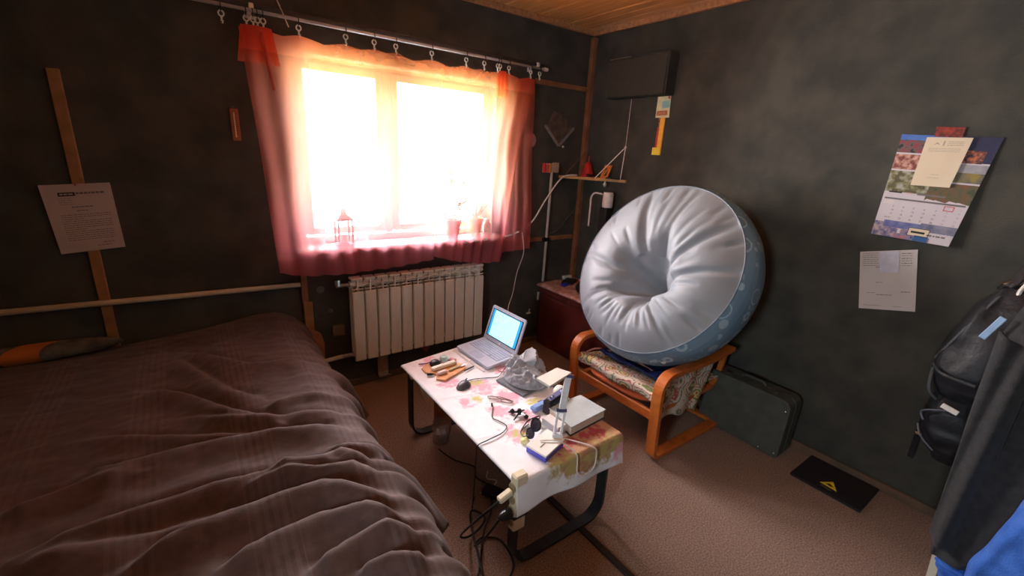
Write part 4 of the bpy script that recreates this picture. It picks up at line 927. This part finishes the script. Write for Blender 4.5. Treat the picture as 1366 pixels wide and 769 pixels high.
# sunglasses
t = thing('sunglasses', 'dark sunglasses lying beside the lamp base', 'sunglasses', (-1.68, -1.57, CT))
M_dark = mat('dark_lens', (60, 56, 72), .12, (72, 68, 86), 8)
def lens(cx, cy, cz, rx, rz, tilt, yaw):
    R2 = Euler((tilt, 0, yaw)).to_matrix()
    def f(u, v):
        a = 2*pi*u; r = v; p_ = Vector((rx*r*cos(a)*(1+.08*cos(2*a)), -.006*(1-r*r), rz*r*sin(a))); return Vector((cx, cy, cz)) + R2 @ p_
    return f
B().grid(lens(-1.655, -1.555, CT+.024, .036, .024, -.8, .5), 22, 5, True).build('lens', M_dark, t, smooth=True, solid=.002)
B().grid(lens(-1.708, -1.585, CT+.020, .028, .018, -.9, .6), 22, 5, True).build('lens', M_dark, t, smooth=True, solid=.002)
def rim(cx, cy, cz, rx, rz, tilt, yaw):
    f = lens(cx, cy, cz, rx, rz, tilt, yaw); return [f(k/20, 1) for k in range(21)]
B().tube(rim(-1.655, -1.555, CT+.024, .037, .025, -.8, .5), .0028, 6).build('rim', M_black, t); B().tube(rim(-1.708, -1.585, CT+.020, .029, .019, -.9, .6), .0028, 6).build('rim', M_black, t)
B().tube([(-1.625, -1.54, CT+.035), (-1.61, -1.52, CT+.03), (-1.65, -1.50, CT+.012), (-1.71, -1.53, CT+.006)], .0025, 6, smooth_path=5).build('temple', M_black, t)
B().tube([(-1.73, -1.60, CT+.028), (-1.745, -1.585, CT+.02), (-1.72, -1.54, CT+.008), (-1.66, -1.515, CT+.006)], .0025, 6, smooth_path=5).build('temple', M_black, t)
tag(B().lathe([(.018, 0), (.02, .008), (.014, .016), (.002, .019)], (-1.745, -1.60, CT), 14).build('yellow_cap', mat('pale_yellow', (226, 220, 150), .5), smooth=True), 'pale yellow lump beside the dark sunglasses', 'cap')
tag(B().lathe([(.03, 0), (.034, .003), (.026, .006), (.002, .006)], (-1.60, -1.545, CT), 20).build('clear_cup', M_clear), 'low clear round dish between sunglasses and lamp', 'dish')
# desk lamp
t = thing('desk_lamp', 'white folding desk lamp with a blue sided square base', 'lamp', (-1.695, -1.672, CT))
def quadp(P4, z0, z1): return B().prism(P4, z0, z1, lambda u, v, d: Vector((u, v, d)))
quadp([(-1.775, -1.648), (-1.755, -1.74), (-1.628, -1.70), (-1.642, -1.615)], CT, CT+.024).build('base_block', mat('ultramarine_plastic', (84, 84, 196), .4), t)
quadp([(-1.778, -1.648), (-1.757, -1.743), (-1.626, -1.702), (-1.640, -1.612)], CT+.024, CT+.032).build('base_top', M_white, t)
B().box((-1.725, -1.685, CT+.0325), (.035, .003, .002), (0, 0, .3)).build('touch_mark', M_ink, t)
def barq(p0, p1, w, d_, m, nm): 
    p0, p1 = Vector(p0), Vector(p1); return B().ribbon([p0, p1], w, d_, (.81, -.58, 0)).build(nm, m, t)
M_al = mat('matte_aluminium', (214, 214, 218), .4, (224, 224, 228), 30)
s0, s1, s2 = Vector((-1.640, -1.672, CT+.03)), Vector((-1.615, -1.658, .59)), Vector((-1.578, -1.640, .722))
oo = Vector((.81, -.58, 0)).normalized()*.0135
barq(s0-oo, s1-oo, .009, .012, M_al, 'lower_rail'); barq(s0+oo, s1+oo, .009, .012, M_al, 'lower_rail')
barq(s1-Vector((0, 0, .01)), s2, .025, .014, M_al, 'upper_arm'); barq(s0+Vector((0, 0, -.002)), s0+Vector((0, 0, .016)), .042, .016, M_al, 'foot_joint')
for s9 in (s1, s2): B().tube([s9-oo*1.5, s9+oo*1.5], .008, 10).build('joint', mat('joint_blue', (70, 70, 110), .4), t)
quadp([(-1.707, -1.597), (-1.580, -1.572), (-1.555, -1.632), (-1.702, -1.672)], .722, .732).build('lamp_head', M_white, t)
tag(B().tube([(-1.72, -1.66, CT+.036), (-1.66, -1.70, CT+.036), (-1.625, -1.735, CT+.012), (-1.62, -1.772, CT-.004), (-1.625, -1.785, .39), (-1.60, -1.79, .365), (-1.54, -1.79, .37), (-1.52, -1.782, .42), (-1.53, -1.772, CT+.002), (-1.575, -1.70, CT+.005), (-1.61, -1.67, CT+.01)], .0028, 7, smooth_path=7).build('lamp_cable', M_wcable, smooth=True), 'white cable looping over the near end of the table', 'cable')
# thick book / tablet box
t = thing('thick_book', 'thick book with a pale grey cover at the near right corner of the table', 'book', (-1.44, -1.60, CT))
bq = [(-1.560, -1.668), (-1.335, -1.650), (-1.345, -1.500), (-1.545, -1.500)]
bqi = [(-1.556, -1.664), (-1.34, -1.646), (-1.349, -1.504), (-1.541, -1.504)]
quadp(bqi, CT+.004, CT+.040).build('page_block', mat('page_edges', (226, 210, 190), .8, (200, 184, 166), 200, aniso=(.2, .2, 8)), t)
quadp(bq, CT, CT+.004).build('bottom_cover', M_ink2, t); quadp(bq, CT+.040, CT+.044).build('top_cover', mat('pale_grey_cover', (176, 184, 186), .45, (196, 204, 206), 8), t)
B().box((-1.585, -1.59, CT+.02), (.05, .10, .038), (0, 0, .08), .003).build('dummy', M_paper)
bx = [o for o in COL.objects if o.name == 'dummy'][0]; bx.name = 'white_box'; tag(bx, 'small white box between the thick book and the lamp post', 'box')
# camera (black compact)
t = thing('compact_camera', 'black compact camera standing on the book edge behind the lamp', 'camera', (-1.47, -1.50, CT))
ang = .25; cc = Vector((-1.475, -1.475, CT+.036))
B().box(cc, (.155, .042, .068), (0, 0, ang), .006).build('camera_body', M_black, t)
q = Euler((0, 0, ang)).to_matrix()
B().box(cc + q @ Vector((0, -.0225, 0)), (.10, .004, .052), (0, 0, ang), .002).build('display_back', M_dark, t)
B().box(cc + q @ Vector((0, 0, .0365)), (.13, .03, .006), (0, 0, ang), .002).build('top_plate', mat('silver_blue', (130, 130, 170), .3, metal=.4), t)
for dx in (-.05, -.03, .045): B().lathe([(.006, 0), (.006, .004), (.001, .005)], tuple(cc + q @ Vector((dx, 0, .0395))), 10).build('button', M_chrome, t)
tag(B().box((-1.535, -1.435, CT+.012), (.10, .04, .022), (0, 0, .15), .008).build('blue_packet', mat('light_blue_plastic', (130, 160, 216), .35)), 'light blue plastic packet in front of the black camera', 'packet')
tag(B().box((-1.50, -1.405, CT+.004), (.03, .03, .006), None, .002).build('foil_scrap', mat('crumpled_foil', (220, 220, 220), .25)), 'small shiny scrap beside the light blue packet', 'scrap')
tag(B().lathe([(.018, 0), (.03, .012), (.032, .03), (.02, .048), (.002, .052)], (-1.385, -1.40, CT), 16).build('white_ball', M_white, smooth=True), 'white rounded ball half hidden behind the lamp head', 'ball')
# tablet and grey bag
tag(B().box((-1.475, -1.215, CT+.006), (.17, .20, .010), (0, 0, .15), .004).build('dark_tablet', mat('slate_plastic', (96, 98, 104), .4)), 'flat slate grey tablet lying under the plastic bag', 'tablet')
def bagf(u, v):
    a = 2*pi*u; e = v
    r = 1.0 - .45*e**1.4 + .18*sin(3*a+1)*e
    x = -1.435 + .105*r*cos(a)*(1-.3*e); y = -1.20 + .125*r*sin(a)
    z = CT+.013 + .105*e**.8*(1+.25*sin(a+.5)+.2*cos(2*a))
    p_ = Vector((x, y, z)); n1 = noise.noise(p_*22); n2 = noise.noise(p_*48+Vector((5, 0, 0)))
    rid = 1-abs(n1)*2.2
    d_ = .026*rid + .012*(1-abs(n2)*2)
    p_ += Vector((cos(a)*.55, sin(a)*.55, .45))*(d_-.016)*min(1, .25+e*2); p_.z = max(p_.z, CT+.0125)
    if v >= .999: p_ = Vector((-1.455, -1.185, CT+.10))
    return p_
tag(B().grid(bagf, 90, 34, True).build('plastic_bag', mat('grey_plastic_bag', (150, 150, 156), .35, (176, 176, 182), 14)), 'crumpled grey plastic bag on the middle of the table', 'bag')

# ------------------------------------------------------------------ armchair
M_or = mat('orange_varnished_wood', (186, 96, 38), .35, (206, 116, 52), 6, aniso=(3, 3, 3), spec=.5)
ac = thing('armchair', 'bentwood armchair with orange varnish carrying the inflatable chair', 'armchair', (-.55, -1.3, 0))
def side(y, zt):
    pts = [(-.20, .018), (-.50, .016), (-.78, .016)]; r = .05
    for k in range(1, 8): a = -pi/2 - k*pi/14; pts.append((-.80+r*cos(a)-.005, .016+r+r*sin(a)))
    pts += [(-.862, .2), (-.872, .36)]
    r = .085; cx, cz = -.782, zt-r
    for k in range(9): a = pi - k*(pi/2)/8; pts.append((cx-.005+r*cos(a), cz-.008+r*sin(a)))
    pts += [(-.60, zt-.010), (-.42, zt-.012), (-.20, zt+.012)]
    pts = [(a, max(b_, .0145)) for a, b_ in pts]
    return B().ribbon([(a, y, b_) for a, b_ in pts], .058, .026, (0, 1, 0)).build('side_frame', M_or, ac, bevel=.003)
side(-1.60, .512); side(-.975, .498)
def rail(x, z, w, h, nm='crossbar', y0=-1.572, y1=-1.003): B().box((x, (y0+y1)/2, z), (w, y1-y0, h), None, .004).build(nm, M_or, ac)
rail(-.845, .255, .022, .055, 'front_rail'); rail(-.23, .03, .05, .022); rail(-.20, .25, .022, .05, 'rear_rail')
for y in (-1.55, -1.025):
    B().ribbon([(-.84, y, .262), (-.6, y, .255), (-.4, y, .25), (-.25, y, .26), (-.19, y, .32), (-.15, y, .48)], .03, .022, (0, 1, 0)).build('seat_rail', M_or, ac)
M_oc = mat('orange_cushion', (196, 92, 52), .85, (208, 108, 64), 30, .2, 200)
def cush(u, v):
    a = 2*pi*u; x = -.58+.30*cos(a)*abs(cos(a))**-.55 if abs(cos(a)) > .02 else -.58
    sx = math.copysign(abs(cos(a))**.5, cos(a)); sy = math.copysign(abs(sin(a))**.5, sin(a))
    rr_ = sin(pi*v)**.35 if 0 < v < 1 else 0
    return Vector((-.575+.29*sx*rr_, -1.287+.255*sy*rr_, .305 - .035*cos(pi*v) + .02*(-(-.575+.29*sx*rr_)-.575)))
B().grid(cush, 48, 14, True).build('seat_cushion', M_oc, ac, smooth=True)
def tape_mat(name):
    m = mat(name, (206, 190, 170), .85, (218, 204, 186), 40, .15, 300)
    b_, s_ = base_link(m); N = m.node_tree.nodes; L = m.node_tree.links
    v = N.new('ShaderNodeTexVoronoi'); v.inputs['Scale'].default_value = 11; nz_ = N.new('ShaderNodeTexNoise'); nz_.inputs['Scale'].default_value = 14
    P_ = wpos(m); L.new(P_, nz_.inputs[0]); va = N.new('ShaderNodeVectorMath'); va.operation = 'MULTIPLY_ADD'; L.new(nz_.outputs['Color'], va.inputs[0]); va.inputs[1].default_value = (.06, .06, .06); L.new(P_, va.inputs[2]); L.new(va.outputs[0], v.inputs[0])
    r = N.new('ShaderNodeValToRGB'); r.color_ramp.interpolation = 'CONSTANT'; L.new(v.outputs['Distance'], r.inputs[0]); e = r.color_ramp.elements
    e[0].position = 0; e[0].color = lin((170, 90, 60)); e[1].position = .18; e[1].color = lin((222, 196, 130))
    for p_, c0 in ((.28, (120, 130, 80)), (.36, (214, 198, 178)), (.5, (186, 96, 84)), (.56, (216, 202, 184)), (.68, (130, 136, 110)), (.75, (210, 196, 178))):
        q_ = e.new(p_); q_.color = lin(c0)
    v2 = N.new('ShaderNodeTexVoronoi'); v2.inputs['Scale'].default_value = 45; L.new(P_, v2.inputs[0]); f = mth(m, 'LESS_THAN', v2.outputs['Distance'], .24)
    c0 = mixc(m, mth(m, 'MULTIPLY', f, .7), r.outputs[0], lin((120, 86, 66)))
    L.new(c0, b_.inputs['Base Color']); return m
M_tap = tape_mat('floral_tapestry')
def cover(u, v):      # u along y, v from front lip back
    y = -1.005 - .56*u; s_ = v*.72
    if s_ < .05: x = -.875 + .012*cos(s_/.05*pi/2); z = .335 + s_*.9 + .004
    else: x = -.868+(s_-.05); z = .382 - .07*min(1, (s_-.05)/.5) + .012*exp(-((s_-.09)/.05)**2)
    z += .006*noise.noise((x*12, y*12, 2)) - (.03*max(0, u-.8) if s_ < .2 else 0) 
    x += .012*sin(u*9)*(.3 if s_ > .06 else 1)
    return Vector((x, y, z+.006))
cv = thing('floral_throw', 'cream floral tapestry throw over the armchair seat', 'throw', (-.6, -1.3, .3))
B().grid(cover, 50, 50).build('seat_panel', M_tap, cv, smooth=True, solid=.008)
def flap(u, v):
    x = -.755+.47*u; top = .47+.02*u; bot = .20 - .05*u + .012*sin(u*11); 
    x2 = x - .14*v*max(0, u-.55)*2.0
    return Vector((x2, -1.56-.006*sin(u*14+v*3)-.004*v, top+(bot-top)*v))
B().grid(flap, 40, 20).build('side_flap', M_tap, cv, smooth=True, solid=.006)
B().tube([(-.865, -1.02, .385), (-.72, -1.03, .405), (-.65, -1.2, .40), (-.66, -1.4, .40), (-.70, -1.54, .395)], .005, 6, smooth_path=6).build('trim_cord', mat('rose_cord', (190, 130, 116), .8), cv)
def navy(u, v):
    x = -.735+.42*v; y = -1.06-.45*u
    z = .375 - .05*v + .03*abs(noise.noise((x*10, y*10, 0)))*1.2 + .012
    return Vector((x+.02*noise.noise((0, y*12, 1)), y, z+.012))
M_nv = mat('navy_knit', (24, 30, 54), .9, (34, 48, 110), 26, .3, 200)
tag(B().grid(navy, 40, 24).build('navy_cloth', M_nv, smooth=True, solid=.014), 'dark navy cloth wedged between armchair seat and inflatable chair', 'cloth')

# ------------------------------------------------------------------ inflatable chair
BC = Vector((-.615, -1.258, .985)); BN = Vector((-.888, .019, .459)).normalized()
BA = Vector((0, 0, 1)).cross(BN).normalized(); BB = BN.cross(BA).normalized(); BR = .541; BD = .46
ic = thing('inflatable_chair', 'large round grey and blue inflatable chair tipped on its side in the armchair', 'inflatable chair', (-.45, -1.26, .45))
rw = random.Random(21)
wr = []
for k in range(60):
    inner = k < 34
    a = rw.uniform(0, 2*pi)
    wr.append((a, rw.uniform(.30, .45) if inner else rw.uniform(.72, .86), rw.uniform(.55, .78) if inner else 1.02, rw.uniform(.005, .011), rw.uniform(.018, .035)))
for k in range(14): wr.append((radians(-150+k*9), .42, rw.uniform(.7, .85), rw.uniform(.005, .009), .022))
for k in range(7): wr.append((radians(60+k*9), .4, rw.uniform(.85, 1.0), rw.uniform(.004, .008), .028))
major = [(radians(112), .030, .15), (radians(50), .034, .14), (radians(22), .028, .12), (radians(-42), .018, .12), (radians(172), .022, .13), (radians(-145), .012, .12), (radians(82), .016, .10)]
def adiff(a, b_): return (a-b_+pi) % (2*pi) - pi
def face_h(r, a):
    ax_, ay_ = r*cos(a), r*sin(a); qx, qy = ax_-.02, ay_+.20; rho = sqrt(qx*qx+qy*qy); a = math.atan2(qy, qx)
    if rho > 1e-6:      # distance from the off-centre dent, as a fraction of the way to the rim
        dx_, dy_ = qx/rho, qy/rho; bq_ = .02*dx_-.20*dy_; full = -bq_+sqrt(max(0, bq_*bq_+1-.0404)); r = rho/full
    else: r = 0
    rd = r*(1+.16*cos(5*(a-radians(40)))*exp(-((r-.30)/.22)**2))
    h = .085*sin(pi*min(1, max(0, (rd-.10)/.90))**1.05) if rd > .10 else 0
    t_ = min(1, max(0, (rd-.02)/.46)); h -= .23*(1-t_**1.1*(2.1-1.1*t_))
    for c0, dp, w in major:
        ww = w*(.5+.25*min(1, r)) if r > .3 else .2
        env = min(1, max(0, (r-.18)/.15))*max(0, 1-r)**.5*1.5
        h -= dp*env*exp(-(adiff(a, c0)*r/ (ww*.45))**2)
    for c0, r0, r1, dp, w in wr:
        if r0 < r < r1: h -= dp*sin(pi*(r-r0)/(r1-r0))*exp(-(adiff(a, c0)*r/w)**2)
    return h
def bagp(r, a, s_): return BC + BN*s_ + (BA*cos(a)+BB*sin(a))*r
def facef(u, v):
    a = 2*pi*u; r = v**.9
    return bagp(r*BR*.93, a, face_h(r, a) - .014*0)
M_bf = mat('grey_flocked_vinyl', (140, 146, 154), .55, (150, 156, 164), 5, .05, 400, sheen=.1)
B().grid(facef, 300, 90, True).build('seat_face', M_bf, ic, smooth=True)
prof = [(0, .93), (.05, .962), (.12, .988), (.2, 1), (.3, 1.0), (.4, .99), (.52, .96), (.65, .9), (.78, .81), (.9, .70), (.97, .58), (1, .42), (1, 0.001)]
def bodyf(u, v):
    a = 2*pi*u; k = v*(len(prof)-1); i = min(int(k), len(prof)-2); t_ = k-i
    s_ = prof[i][0]+(prof[i+1][0]-prof[i][0])*t_; r = prof[i][1]+(prof[i+1][1]-prof[i][1])*t_
    puck = .006*sin(a*26+2*sin(a*3))*exp(-(s_/.14)**2)
    return bagp(BR*(r+puck-.006*exp(-(s_/.14)**2)), a, -s_*BD)
M_bb = mat('blue_grey_vinyl', (106, 136, 160), .4, (120, 150, 172), 3, spec=.5)
bb3, s3 = base_link(M_bb); N = M_bb.node_tree.nodes; L = M_bb.node_tree.links
P3 = wpos(M_bb)
def circ(scale, lo, hi, rnds, off=0.0):
    v = N.new('ShaderNodeTexVoronoi'); v.inputs['Scale'].default_value = scale; v.inputs['Randomness'].default_value = rnds
    ad = N.new('ShaderNodeVectorMath'); ad.operation = 'ADD'; L.new(P3, ad.inputs[0]); ad.inputs[1].default_value = (off, off*.7, off*.3); L.new(ad.outputs[0], v.inputs[0])
    return mth(M_bb, 'MULTIPLY', mth(M_bb, 'GREATER_THAN', v.outputs['Distance'], lo), mth(M_bb, 'LESS_THAN', v.outputs['Distance'], hi))
A1 = circ(7.5, .30, .36, .9); A2 = circ(9, -.1, .26, 1, 3.1); A3 = circ(9, .05, .09, 1, 3.1); A4 = circ(38, -.1, .28, .7, 1.3)
nz3 = N.new('ShaderNodeTexNoise'); nz3.inputs['Scale'].default_value = 4.5; L.new(P3, nz3.inputs[0]); g4 = mth(M_bb, 'GREATER_THAN', nz3.outputs[0], .53)
nz4 = N.new('ShaderNodeTexNoise'); nz4.inputs['Scale'].default_value = 3; ad4 = N.new('ShaderNodeVectorMath'); L.new(P3, ad4.inputs[0]); ad4.inputs[1].default_value = (7, 2, 1); L.new(ad4.outputs[0], nz4.inputs[0]); g2 = mth(M_bb, 'GREATER_THAN', nz4.outputs[0], .45)
F1 = mth(M_bb, 'MAXIMUM', mth(M_bb, 'MULTIPLY', A1, .8), mth(M_bb, 'MULTIPLY', mth(M_bb, 'MULTIPLY', mth(M_bb, 'SUBTRACT', A2, A3), g2), .6))
F1 = mth(M_bb, 'MAXIMUM', F1, mth(M_bb, 'MULTIPLY', mth(M_bb, 'MULTIPLY', A4, g4), .75))
L.new(mixc(M_bb, F1, s3, lin((182, 204, 214))), bb3.inputs['Base Color'])
B().grid(bodyf, 160, 60, True).build('side_wall', M_bb, ic, smooth=True)
B().tube([bagp(BR*.935, 2*pi*k/96, -.001) for k in range(97)], .0035, 6).build('seam_piping', mat('seam_grey', (120, 132, 146), .5), ic, smooth=True)
b = B(); vp_ = bagp(BR*.99, radians(-60), -.2*BD); b.lathe([(.014, -.004), (.014, .004), (.008, .008), (.001, .009)], tuple(vp_), 12, Vector((0, 0, 1)).rotation_difference((BA*cos(radians(-60))+BB*sin(radians(-60)))).to_euler()); b.build('air_valve', M_clear, ic)

# ------------------------------------------------------------------ suitcase
su = thing('suitcase', 'old grey green suitcase leaning on the wall beside the armchair', 'suitcase', (-.15, -1.74, 0))
M_su = mat('grey_green_fibre', (74, 76, 70), .6, (86, 88, 80), 14, .2, 120)
def su_box(y0, y1, x0, x1, nm, m):
    # rounded outline in (y,z), extruded in x, leaning back
    o_ = []; r = .05; h = .345
    for cx, cz, a0 in ((y1-r, h-r, 0), (y0+r, h-r, pi/2), (y0+.02, .02, pi), (y1-.02, .02, 3*pi/2)):
        rr_ = r if cz > .1 else .02
        for k in range(6): a = a0+k*pi/10; o_.append((cx+rr_*cos(a), cz+rr_*sin(a)))
    return B().prism(o_, x0, x1, lambda u, v, d: Vector((d + v*.10*-0 + v*.06, u, v+.004))).build(nm, m, su, bevel=.006)
su_box(-1.985, -1.495, -.235, -.165, 'front_shell', M_su); su_box(-1.985, -1.495, -.160, -.085, 'back_shell', M_su)
su_box(-1.98, -1.50, -.168, -.157, 'middle_band', mat('dark_band', (60, 62, 58), .6))
b = B(); b.tube([(-.142, -1.67, .35), (-.142, -1.69, .368), (-.142, -1.79, .368), (-.142, -1.81, .35)], .009, 8, smooth_path=4); b.build('handle', mat('handle_leather', (70, 72, 68), .5), su)
for y in (-1.60, -1.88): B().box((-.160, y, .350), (.03, .03, .010), None, .002).build('latch', M_chrome, su)
for y, z in ((-1.965, .03), (-1.965, .29), (-1.88, .02)): B().lathe([(.007, 0), (.006, .004), (.001, .006)], (-.235+z*.06, y, z), 8, (0, -pi/2, 0)).build('stud', M_chrome, su)
# mat with yellow sticker
t = thing('black_floor_mat', 'flat black panel lying on the carpet by the right baseboard', 'panel', (-.13, -2.24, 0))
B().prism([(-.30, -2.085), (-.03, -2.085), (-.03, -2.40), (-.30, -2.40)], .001, .014, lambda u, v, d: Vector((u, v, d))).build('panel_body', mat('matt_black_board', (34, 31, 36), .7), t)
B().prism([(-.243, -2.205), (-.183, -2.245), (-.250, -2.283)], .0142, .0152, lambda u, v, d: Vector((u, v, d))).build('warning_triangle', mat('yellow_sticker', (226, 206, 50), .6), t)
B().prism([(-.232, -2.228), (-.215, -2.240), (-.228, -2.262), (-.236, -2.25)], .0154, .0160, lambda u, v, d: Vector((u, v, d))).build('warning_mark', M_ink2, t)
B().prism([(-.262, -2.215), (-.258, -2.215), (-.268, -2.265), (-.272, -2.265)], .0142, .0150, lambda u, v, d: Vector((u, v, d))).build('thin_mark', M_ink, t)

# ------------------------------------------------------------------ coats, bag, white chair at the right edge
wc = thing('white_chair', 'white wooden chair under the heap of clothes at the right edge', 'chair', (-.3, -2.87, 0))
M_wc = mat('white_chair_paint', (206, 200, 180), .5, (216, 210, 192), 12)
for x, y in ((-.50, -2.69), (-.50, -3.06), (-.13, -2.70), (-.13, -3.06)):
    dy = .02 if y > -2.8 else -.01
    B().ribbon([(x, y-.006, 0), (x, y+dy, .40)], .032, .026, (1, 0, 0)).build('leg', M_wc, wc)
B().box((-.315, -2.87, .415), (.42, .42, .03), None, .005).build('seat', M_wc, wc)
B().box((-.50, -2.87, .30), (.02, .34, .03)).build('front_rail', M_wc, wc); B().box((-.50, -2.668, .25), (.036, .018, .055), None, .003).build('rung_end', M_wc, wc)
M_jk = mat('charcoal_wool', (40, 40, 42), .85, (52, 52, 54), 40, .3, 300, sheen=.1)
M_jb = mat('black_nylon', (30, 31, 36), .5, (42, 43, 48), 10, .25, 60)
def loft(secs, nseg, folds, amp, seed, m, name, par, nz_=3):
    # secs: (z, y0, y1, x0, x1) closed sections, y0 > y1
    def f(u, v):
        k = v*(len(secs)-1); i = min(int(k), len(secs)-2); t_ = k-i; A_, C_ = secs[i], secs[i+1]
        z, y0, y1, x0, x1 = [A_[j]+(C_[j]-A_[j])*t_ for j in range(5)]
        a = 2*pi*u; cy, cx = (y0+y1)/2, (x0+x1)/2; ry, rx = (y0-y1)/2, (x1-x0)/2
        se = lambda q_: math.copysign(abs(q_)**.7, q_)
        w_ = 1 + amp*sin(folds*a + seed + 3*v + 1.5*noise.noise((a, v*nz_, seed)))
        p_ = Vector((cx + rx*se(cos(a))*w_, cy + ry*se(sin(a)), z)); p_ += Vector((.02*noise.noise((a*1.2, v*5, seed)), .012*noise.noise((a, v*6, seed+4)), 0))
        p_.x = min(p_.x, -.004); return p_
    mb = B().grid(f, nseg, 60, True); n0 = len(mb.v)
    mb.add([mb.v[k] for k in range(nseg)], [tuple(range(nseg))]); mb.add([mb.v[60*nseg+k] for k in range(nseg)], [tuple(range(nseg))[::-1]])
    return mb.build(name, m, par, smooth=True)
jk = thing('wool_coat', 'long charcoal coat hanging at the right edge of the picture', 'coat', (-.4, -2.8, .1))
loft([(1.50, -2.82, -3.0, -.20, -.03), (1.25, -2.66, -3.12, -.32, -.03), (1.0, -2.60, -3.14, -.40, -.06), (.78, -2.62, -3.10, -.46, -.14), (.55, -2.63, -3.05, -.52, -.28), (.35, -2.65, -2.93, -.56, -.40), (.17, -2.665, -2.80, -.57, -.50)], 64, 7, .10, 1.0, M_jk, 'coat_body', jk)
# lapel/fold panel
def lap2(u, v):
    y = -2.615-.03*v - .11*u*(1-.25*v); z = 1.05-.80*v-.05*u; return Vector((-.44-.12*v-.03*sin(pi*u)-.012*sin(u*9+v*4), y, z))
B().grid(lap2, 20, 40).build('front_fold', M_jk, jk, smooth=True, solid=.01)
bc = thing('blue_garment', 'bright blue garment lying over the chair below the charcoal coat', 'garment', (-.6, -2.85, .1))
M_bl = mat('bright_blue_fleece', (46, 96, 186), .85, (60, 112, 204), 18, .3, 150, sheen=.1)
loft([(.72, -2.89, -3.0, -.62, -.58), (.66, -2.835, -3.05, -.66, -.52), (.45, -2.80, -3.05, -.68, -.53), (.25, -2.775, -2.98, -.66, -.55), (.10, -2.765, -2.95, -.63, -.56)], 64, 6, .16, 5, M_bl, 'blue_body', bc)
loft([(.165, -2.69, -2.79, -.555, -.525), (.14, -2.69, -2.82, -.57, -.53), (.05, -2.73, -2.88, -.58, -.54)], 40, 4, .12, 2, M_bl, 'blue_sleeve', bc)
bk = thing('black_backpack', 'black nylon backpack hanging on the right wall beside the coat', 'backpack', (-.15, -2.5, .65))
loft([(1.16, -2.555, -2.64, -.16, -.03), (1.08, -2.51, -2.70, -.22, -.02), (.95, -2.47, -2.72, -.27, -.01), (.80, -2.445, -2.72, -.29, -.01), (.72, -2.46, -2.72, -.27, -.01), (.655, -2.49, -2.70, -.22, -.02)], 56, 5, .05, 9, M_jb, 'bag_body', bk)
B().tube([(-.23, -2.455, .80), (-.30, -2.50, .79), (-.315, -2.60, .785)], .007, 6, smooth_path=6).build('zip_line', mat('dark_zip', (64, 66, 70), .3), bk)
B().tube([(-.20, -2.45, .82), (-.24, -2.50, .96), (-.19, -2.55, 1.10), (-.12, -2.58, 1.17)], .006, 6, smooth_path=6).build('piping', mat('grey_piping', (84, 86, 90), .4), bk)
B().tube([(-.22, -2.455, .78), (-.26, -2.47, .70), (-.25, -2.50, .66)], .006, 6, smooth_path=6).build('piping', mat('grey_piping', (84, 86, 90), .4), bk)
B().ribbon([(-.12, -2.57, 1.15), (-.08, -2.60, 1.25), (-.05, -2.64, 1.36)], .03, .006, (.3, 1, 0)).build('shoulder_strap', M_jb, bk)
B().tube([(-.15, -2.545, 1.15), (-.17, -2.555, 1.175), (-.15, -2.57, 1.185)], .005, 6).build('buckle', M_chrome, bk)
B().box((-.33, -2.585, 1.03), (.006, .022, .10), (.35, .1, 0), .002).build('reflective_tab', mat('pale_blue_tab', (140, 170, 206), .3), bk)
pu = thing('waist_bag', 'small black pouch with pale stitching hanging below the backpack', 'pouch', (-.2, -2.5, .4))
loft([(.70, -2.50, -2.62, -.22, -.08), (.62, -2.475, -2.66, -.27, -.05), (.52, -2.48, -2.66, -.28, -.04), (.44, -2.50, -2.64, -.25, -.05), (.36, -2.54, -2.63, -.18, -.06)], 48, 4, .05, 3, M_jb, 'pouch_body', pu)
M_stitch = mat('pale_stitching', (96, 100, 112), .5)
B().tube([(-.285, -2.55, .64), (-.29, -2.49, .615), (-.275, -2.475, .59), (-.285, -2.49, .565)], .004, 6, smooth_path=6).build('stitched_edge', M_stitch, pu)
B().tube([(-.26, -2.475, .53), (-.285, -2.50, .49), (-.29, -2.55, .45)], .004, 6, smooth_path=6).build('stitched_edge', M_stitch, pu)
B().box((-.30, -2.555, .655), (.008, .055, .022), (.25, 0, 0), .002).build('white_label', M_white, pu)
B().ribbon([(-.22, -2.49, .60), (-.17, -2.48, .50), (-.14, -2.475, .40), (-.13, -2.475, .30)], .022, .005, (.3, 1, 0)).build('dangling_strap', M_jb, pu)
B().box((-.155, -2.478, .44), (.012, .026, .012), None, .002).build('strap_slider', M_chrome, pu)
hk = thing('coat_hooks', 'wooden wall rail with metal hooks behind the coats', 'hook rail', (-.02, -2.9, 1.45))
B().box((-.012, -2.95, 1.50), (.022, .75, .07), None, .004).build('rail_board', M_batten2, hk)
for y in (-2.66, -2.90, -3.15): B().tube([(-.024, y, 1.51), (-.06, y, 1.49), (-.08, y, 1.50), (-.085, y, 1.53)], .005, 7, smooth_path=4).build('hook', M_chrome, hk)
tag(B().tube([(-.16, -2.60, 1.10), (-.17, -2.605, 1.16), (-.14, -2.62, 1.21)], .007, 8).build('white_clip', M_white), 'small white clip near the top of the black backpack', 'clip')
for o in list(bpy.data.objects):
    if '_o' in o: del o['_o']
    if o.name.split('.')[0] in ('printed_lines', 'dates', 'weekend_dates', 'keys', 'document_lines', 'maker_line'): o['kind'] = 'stuff'
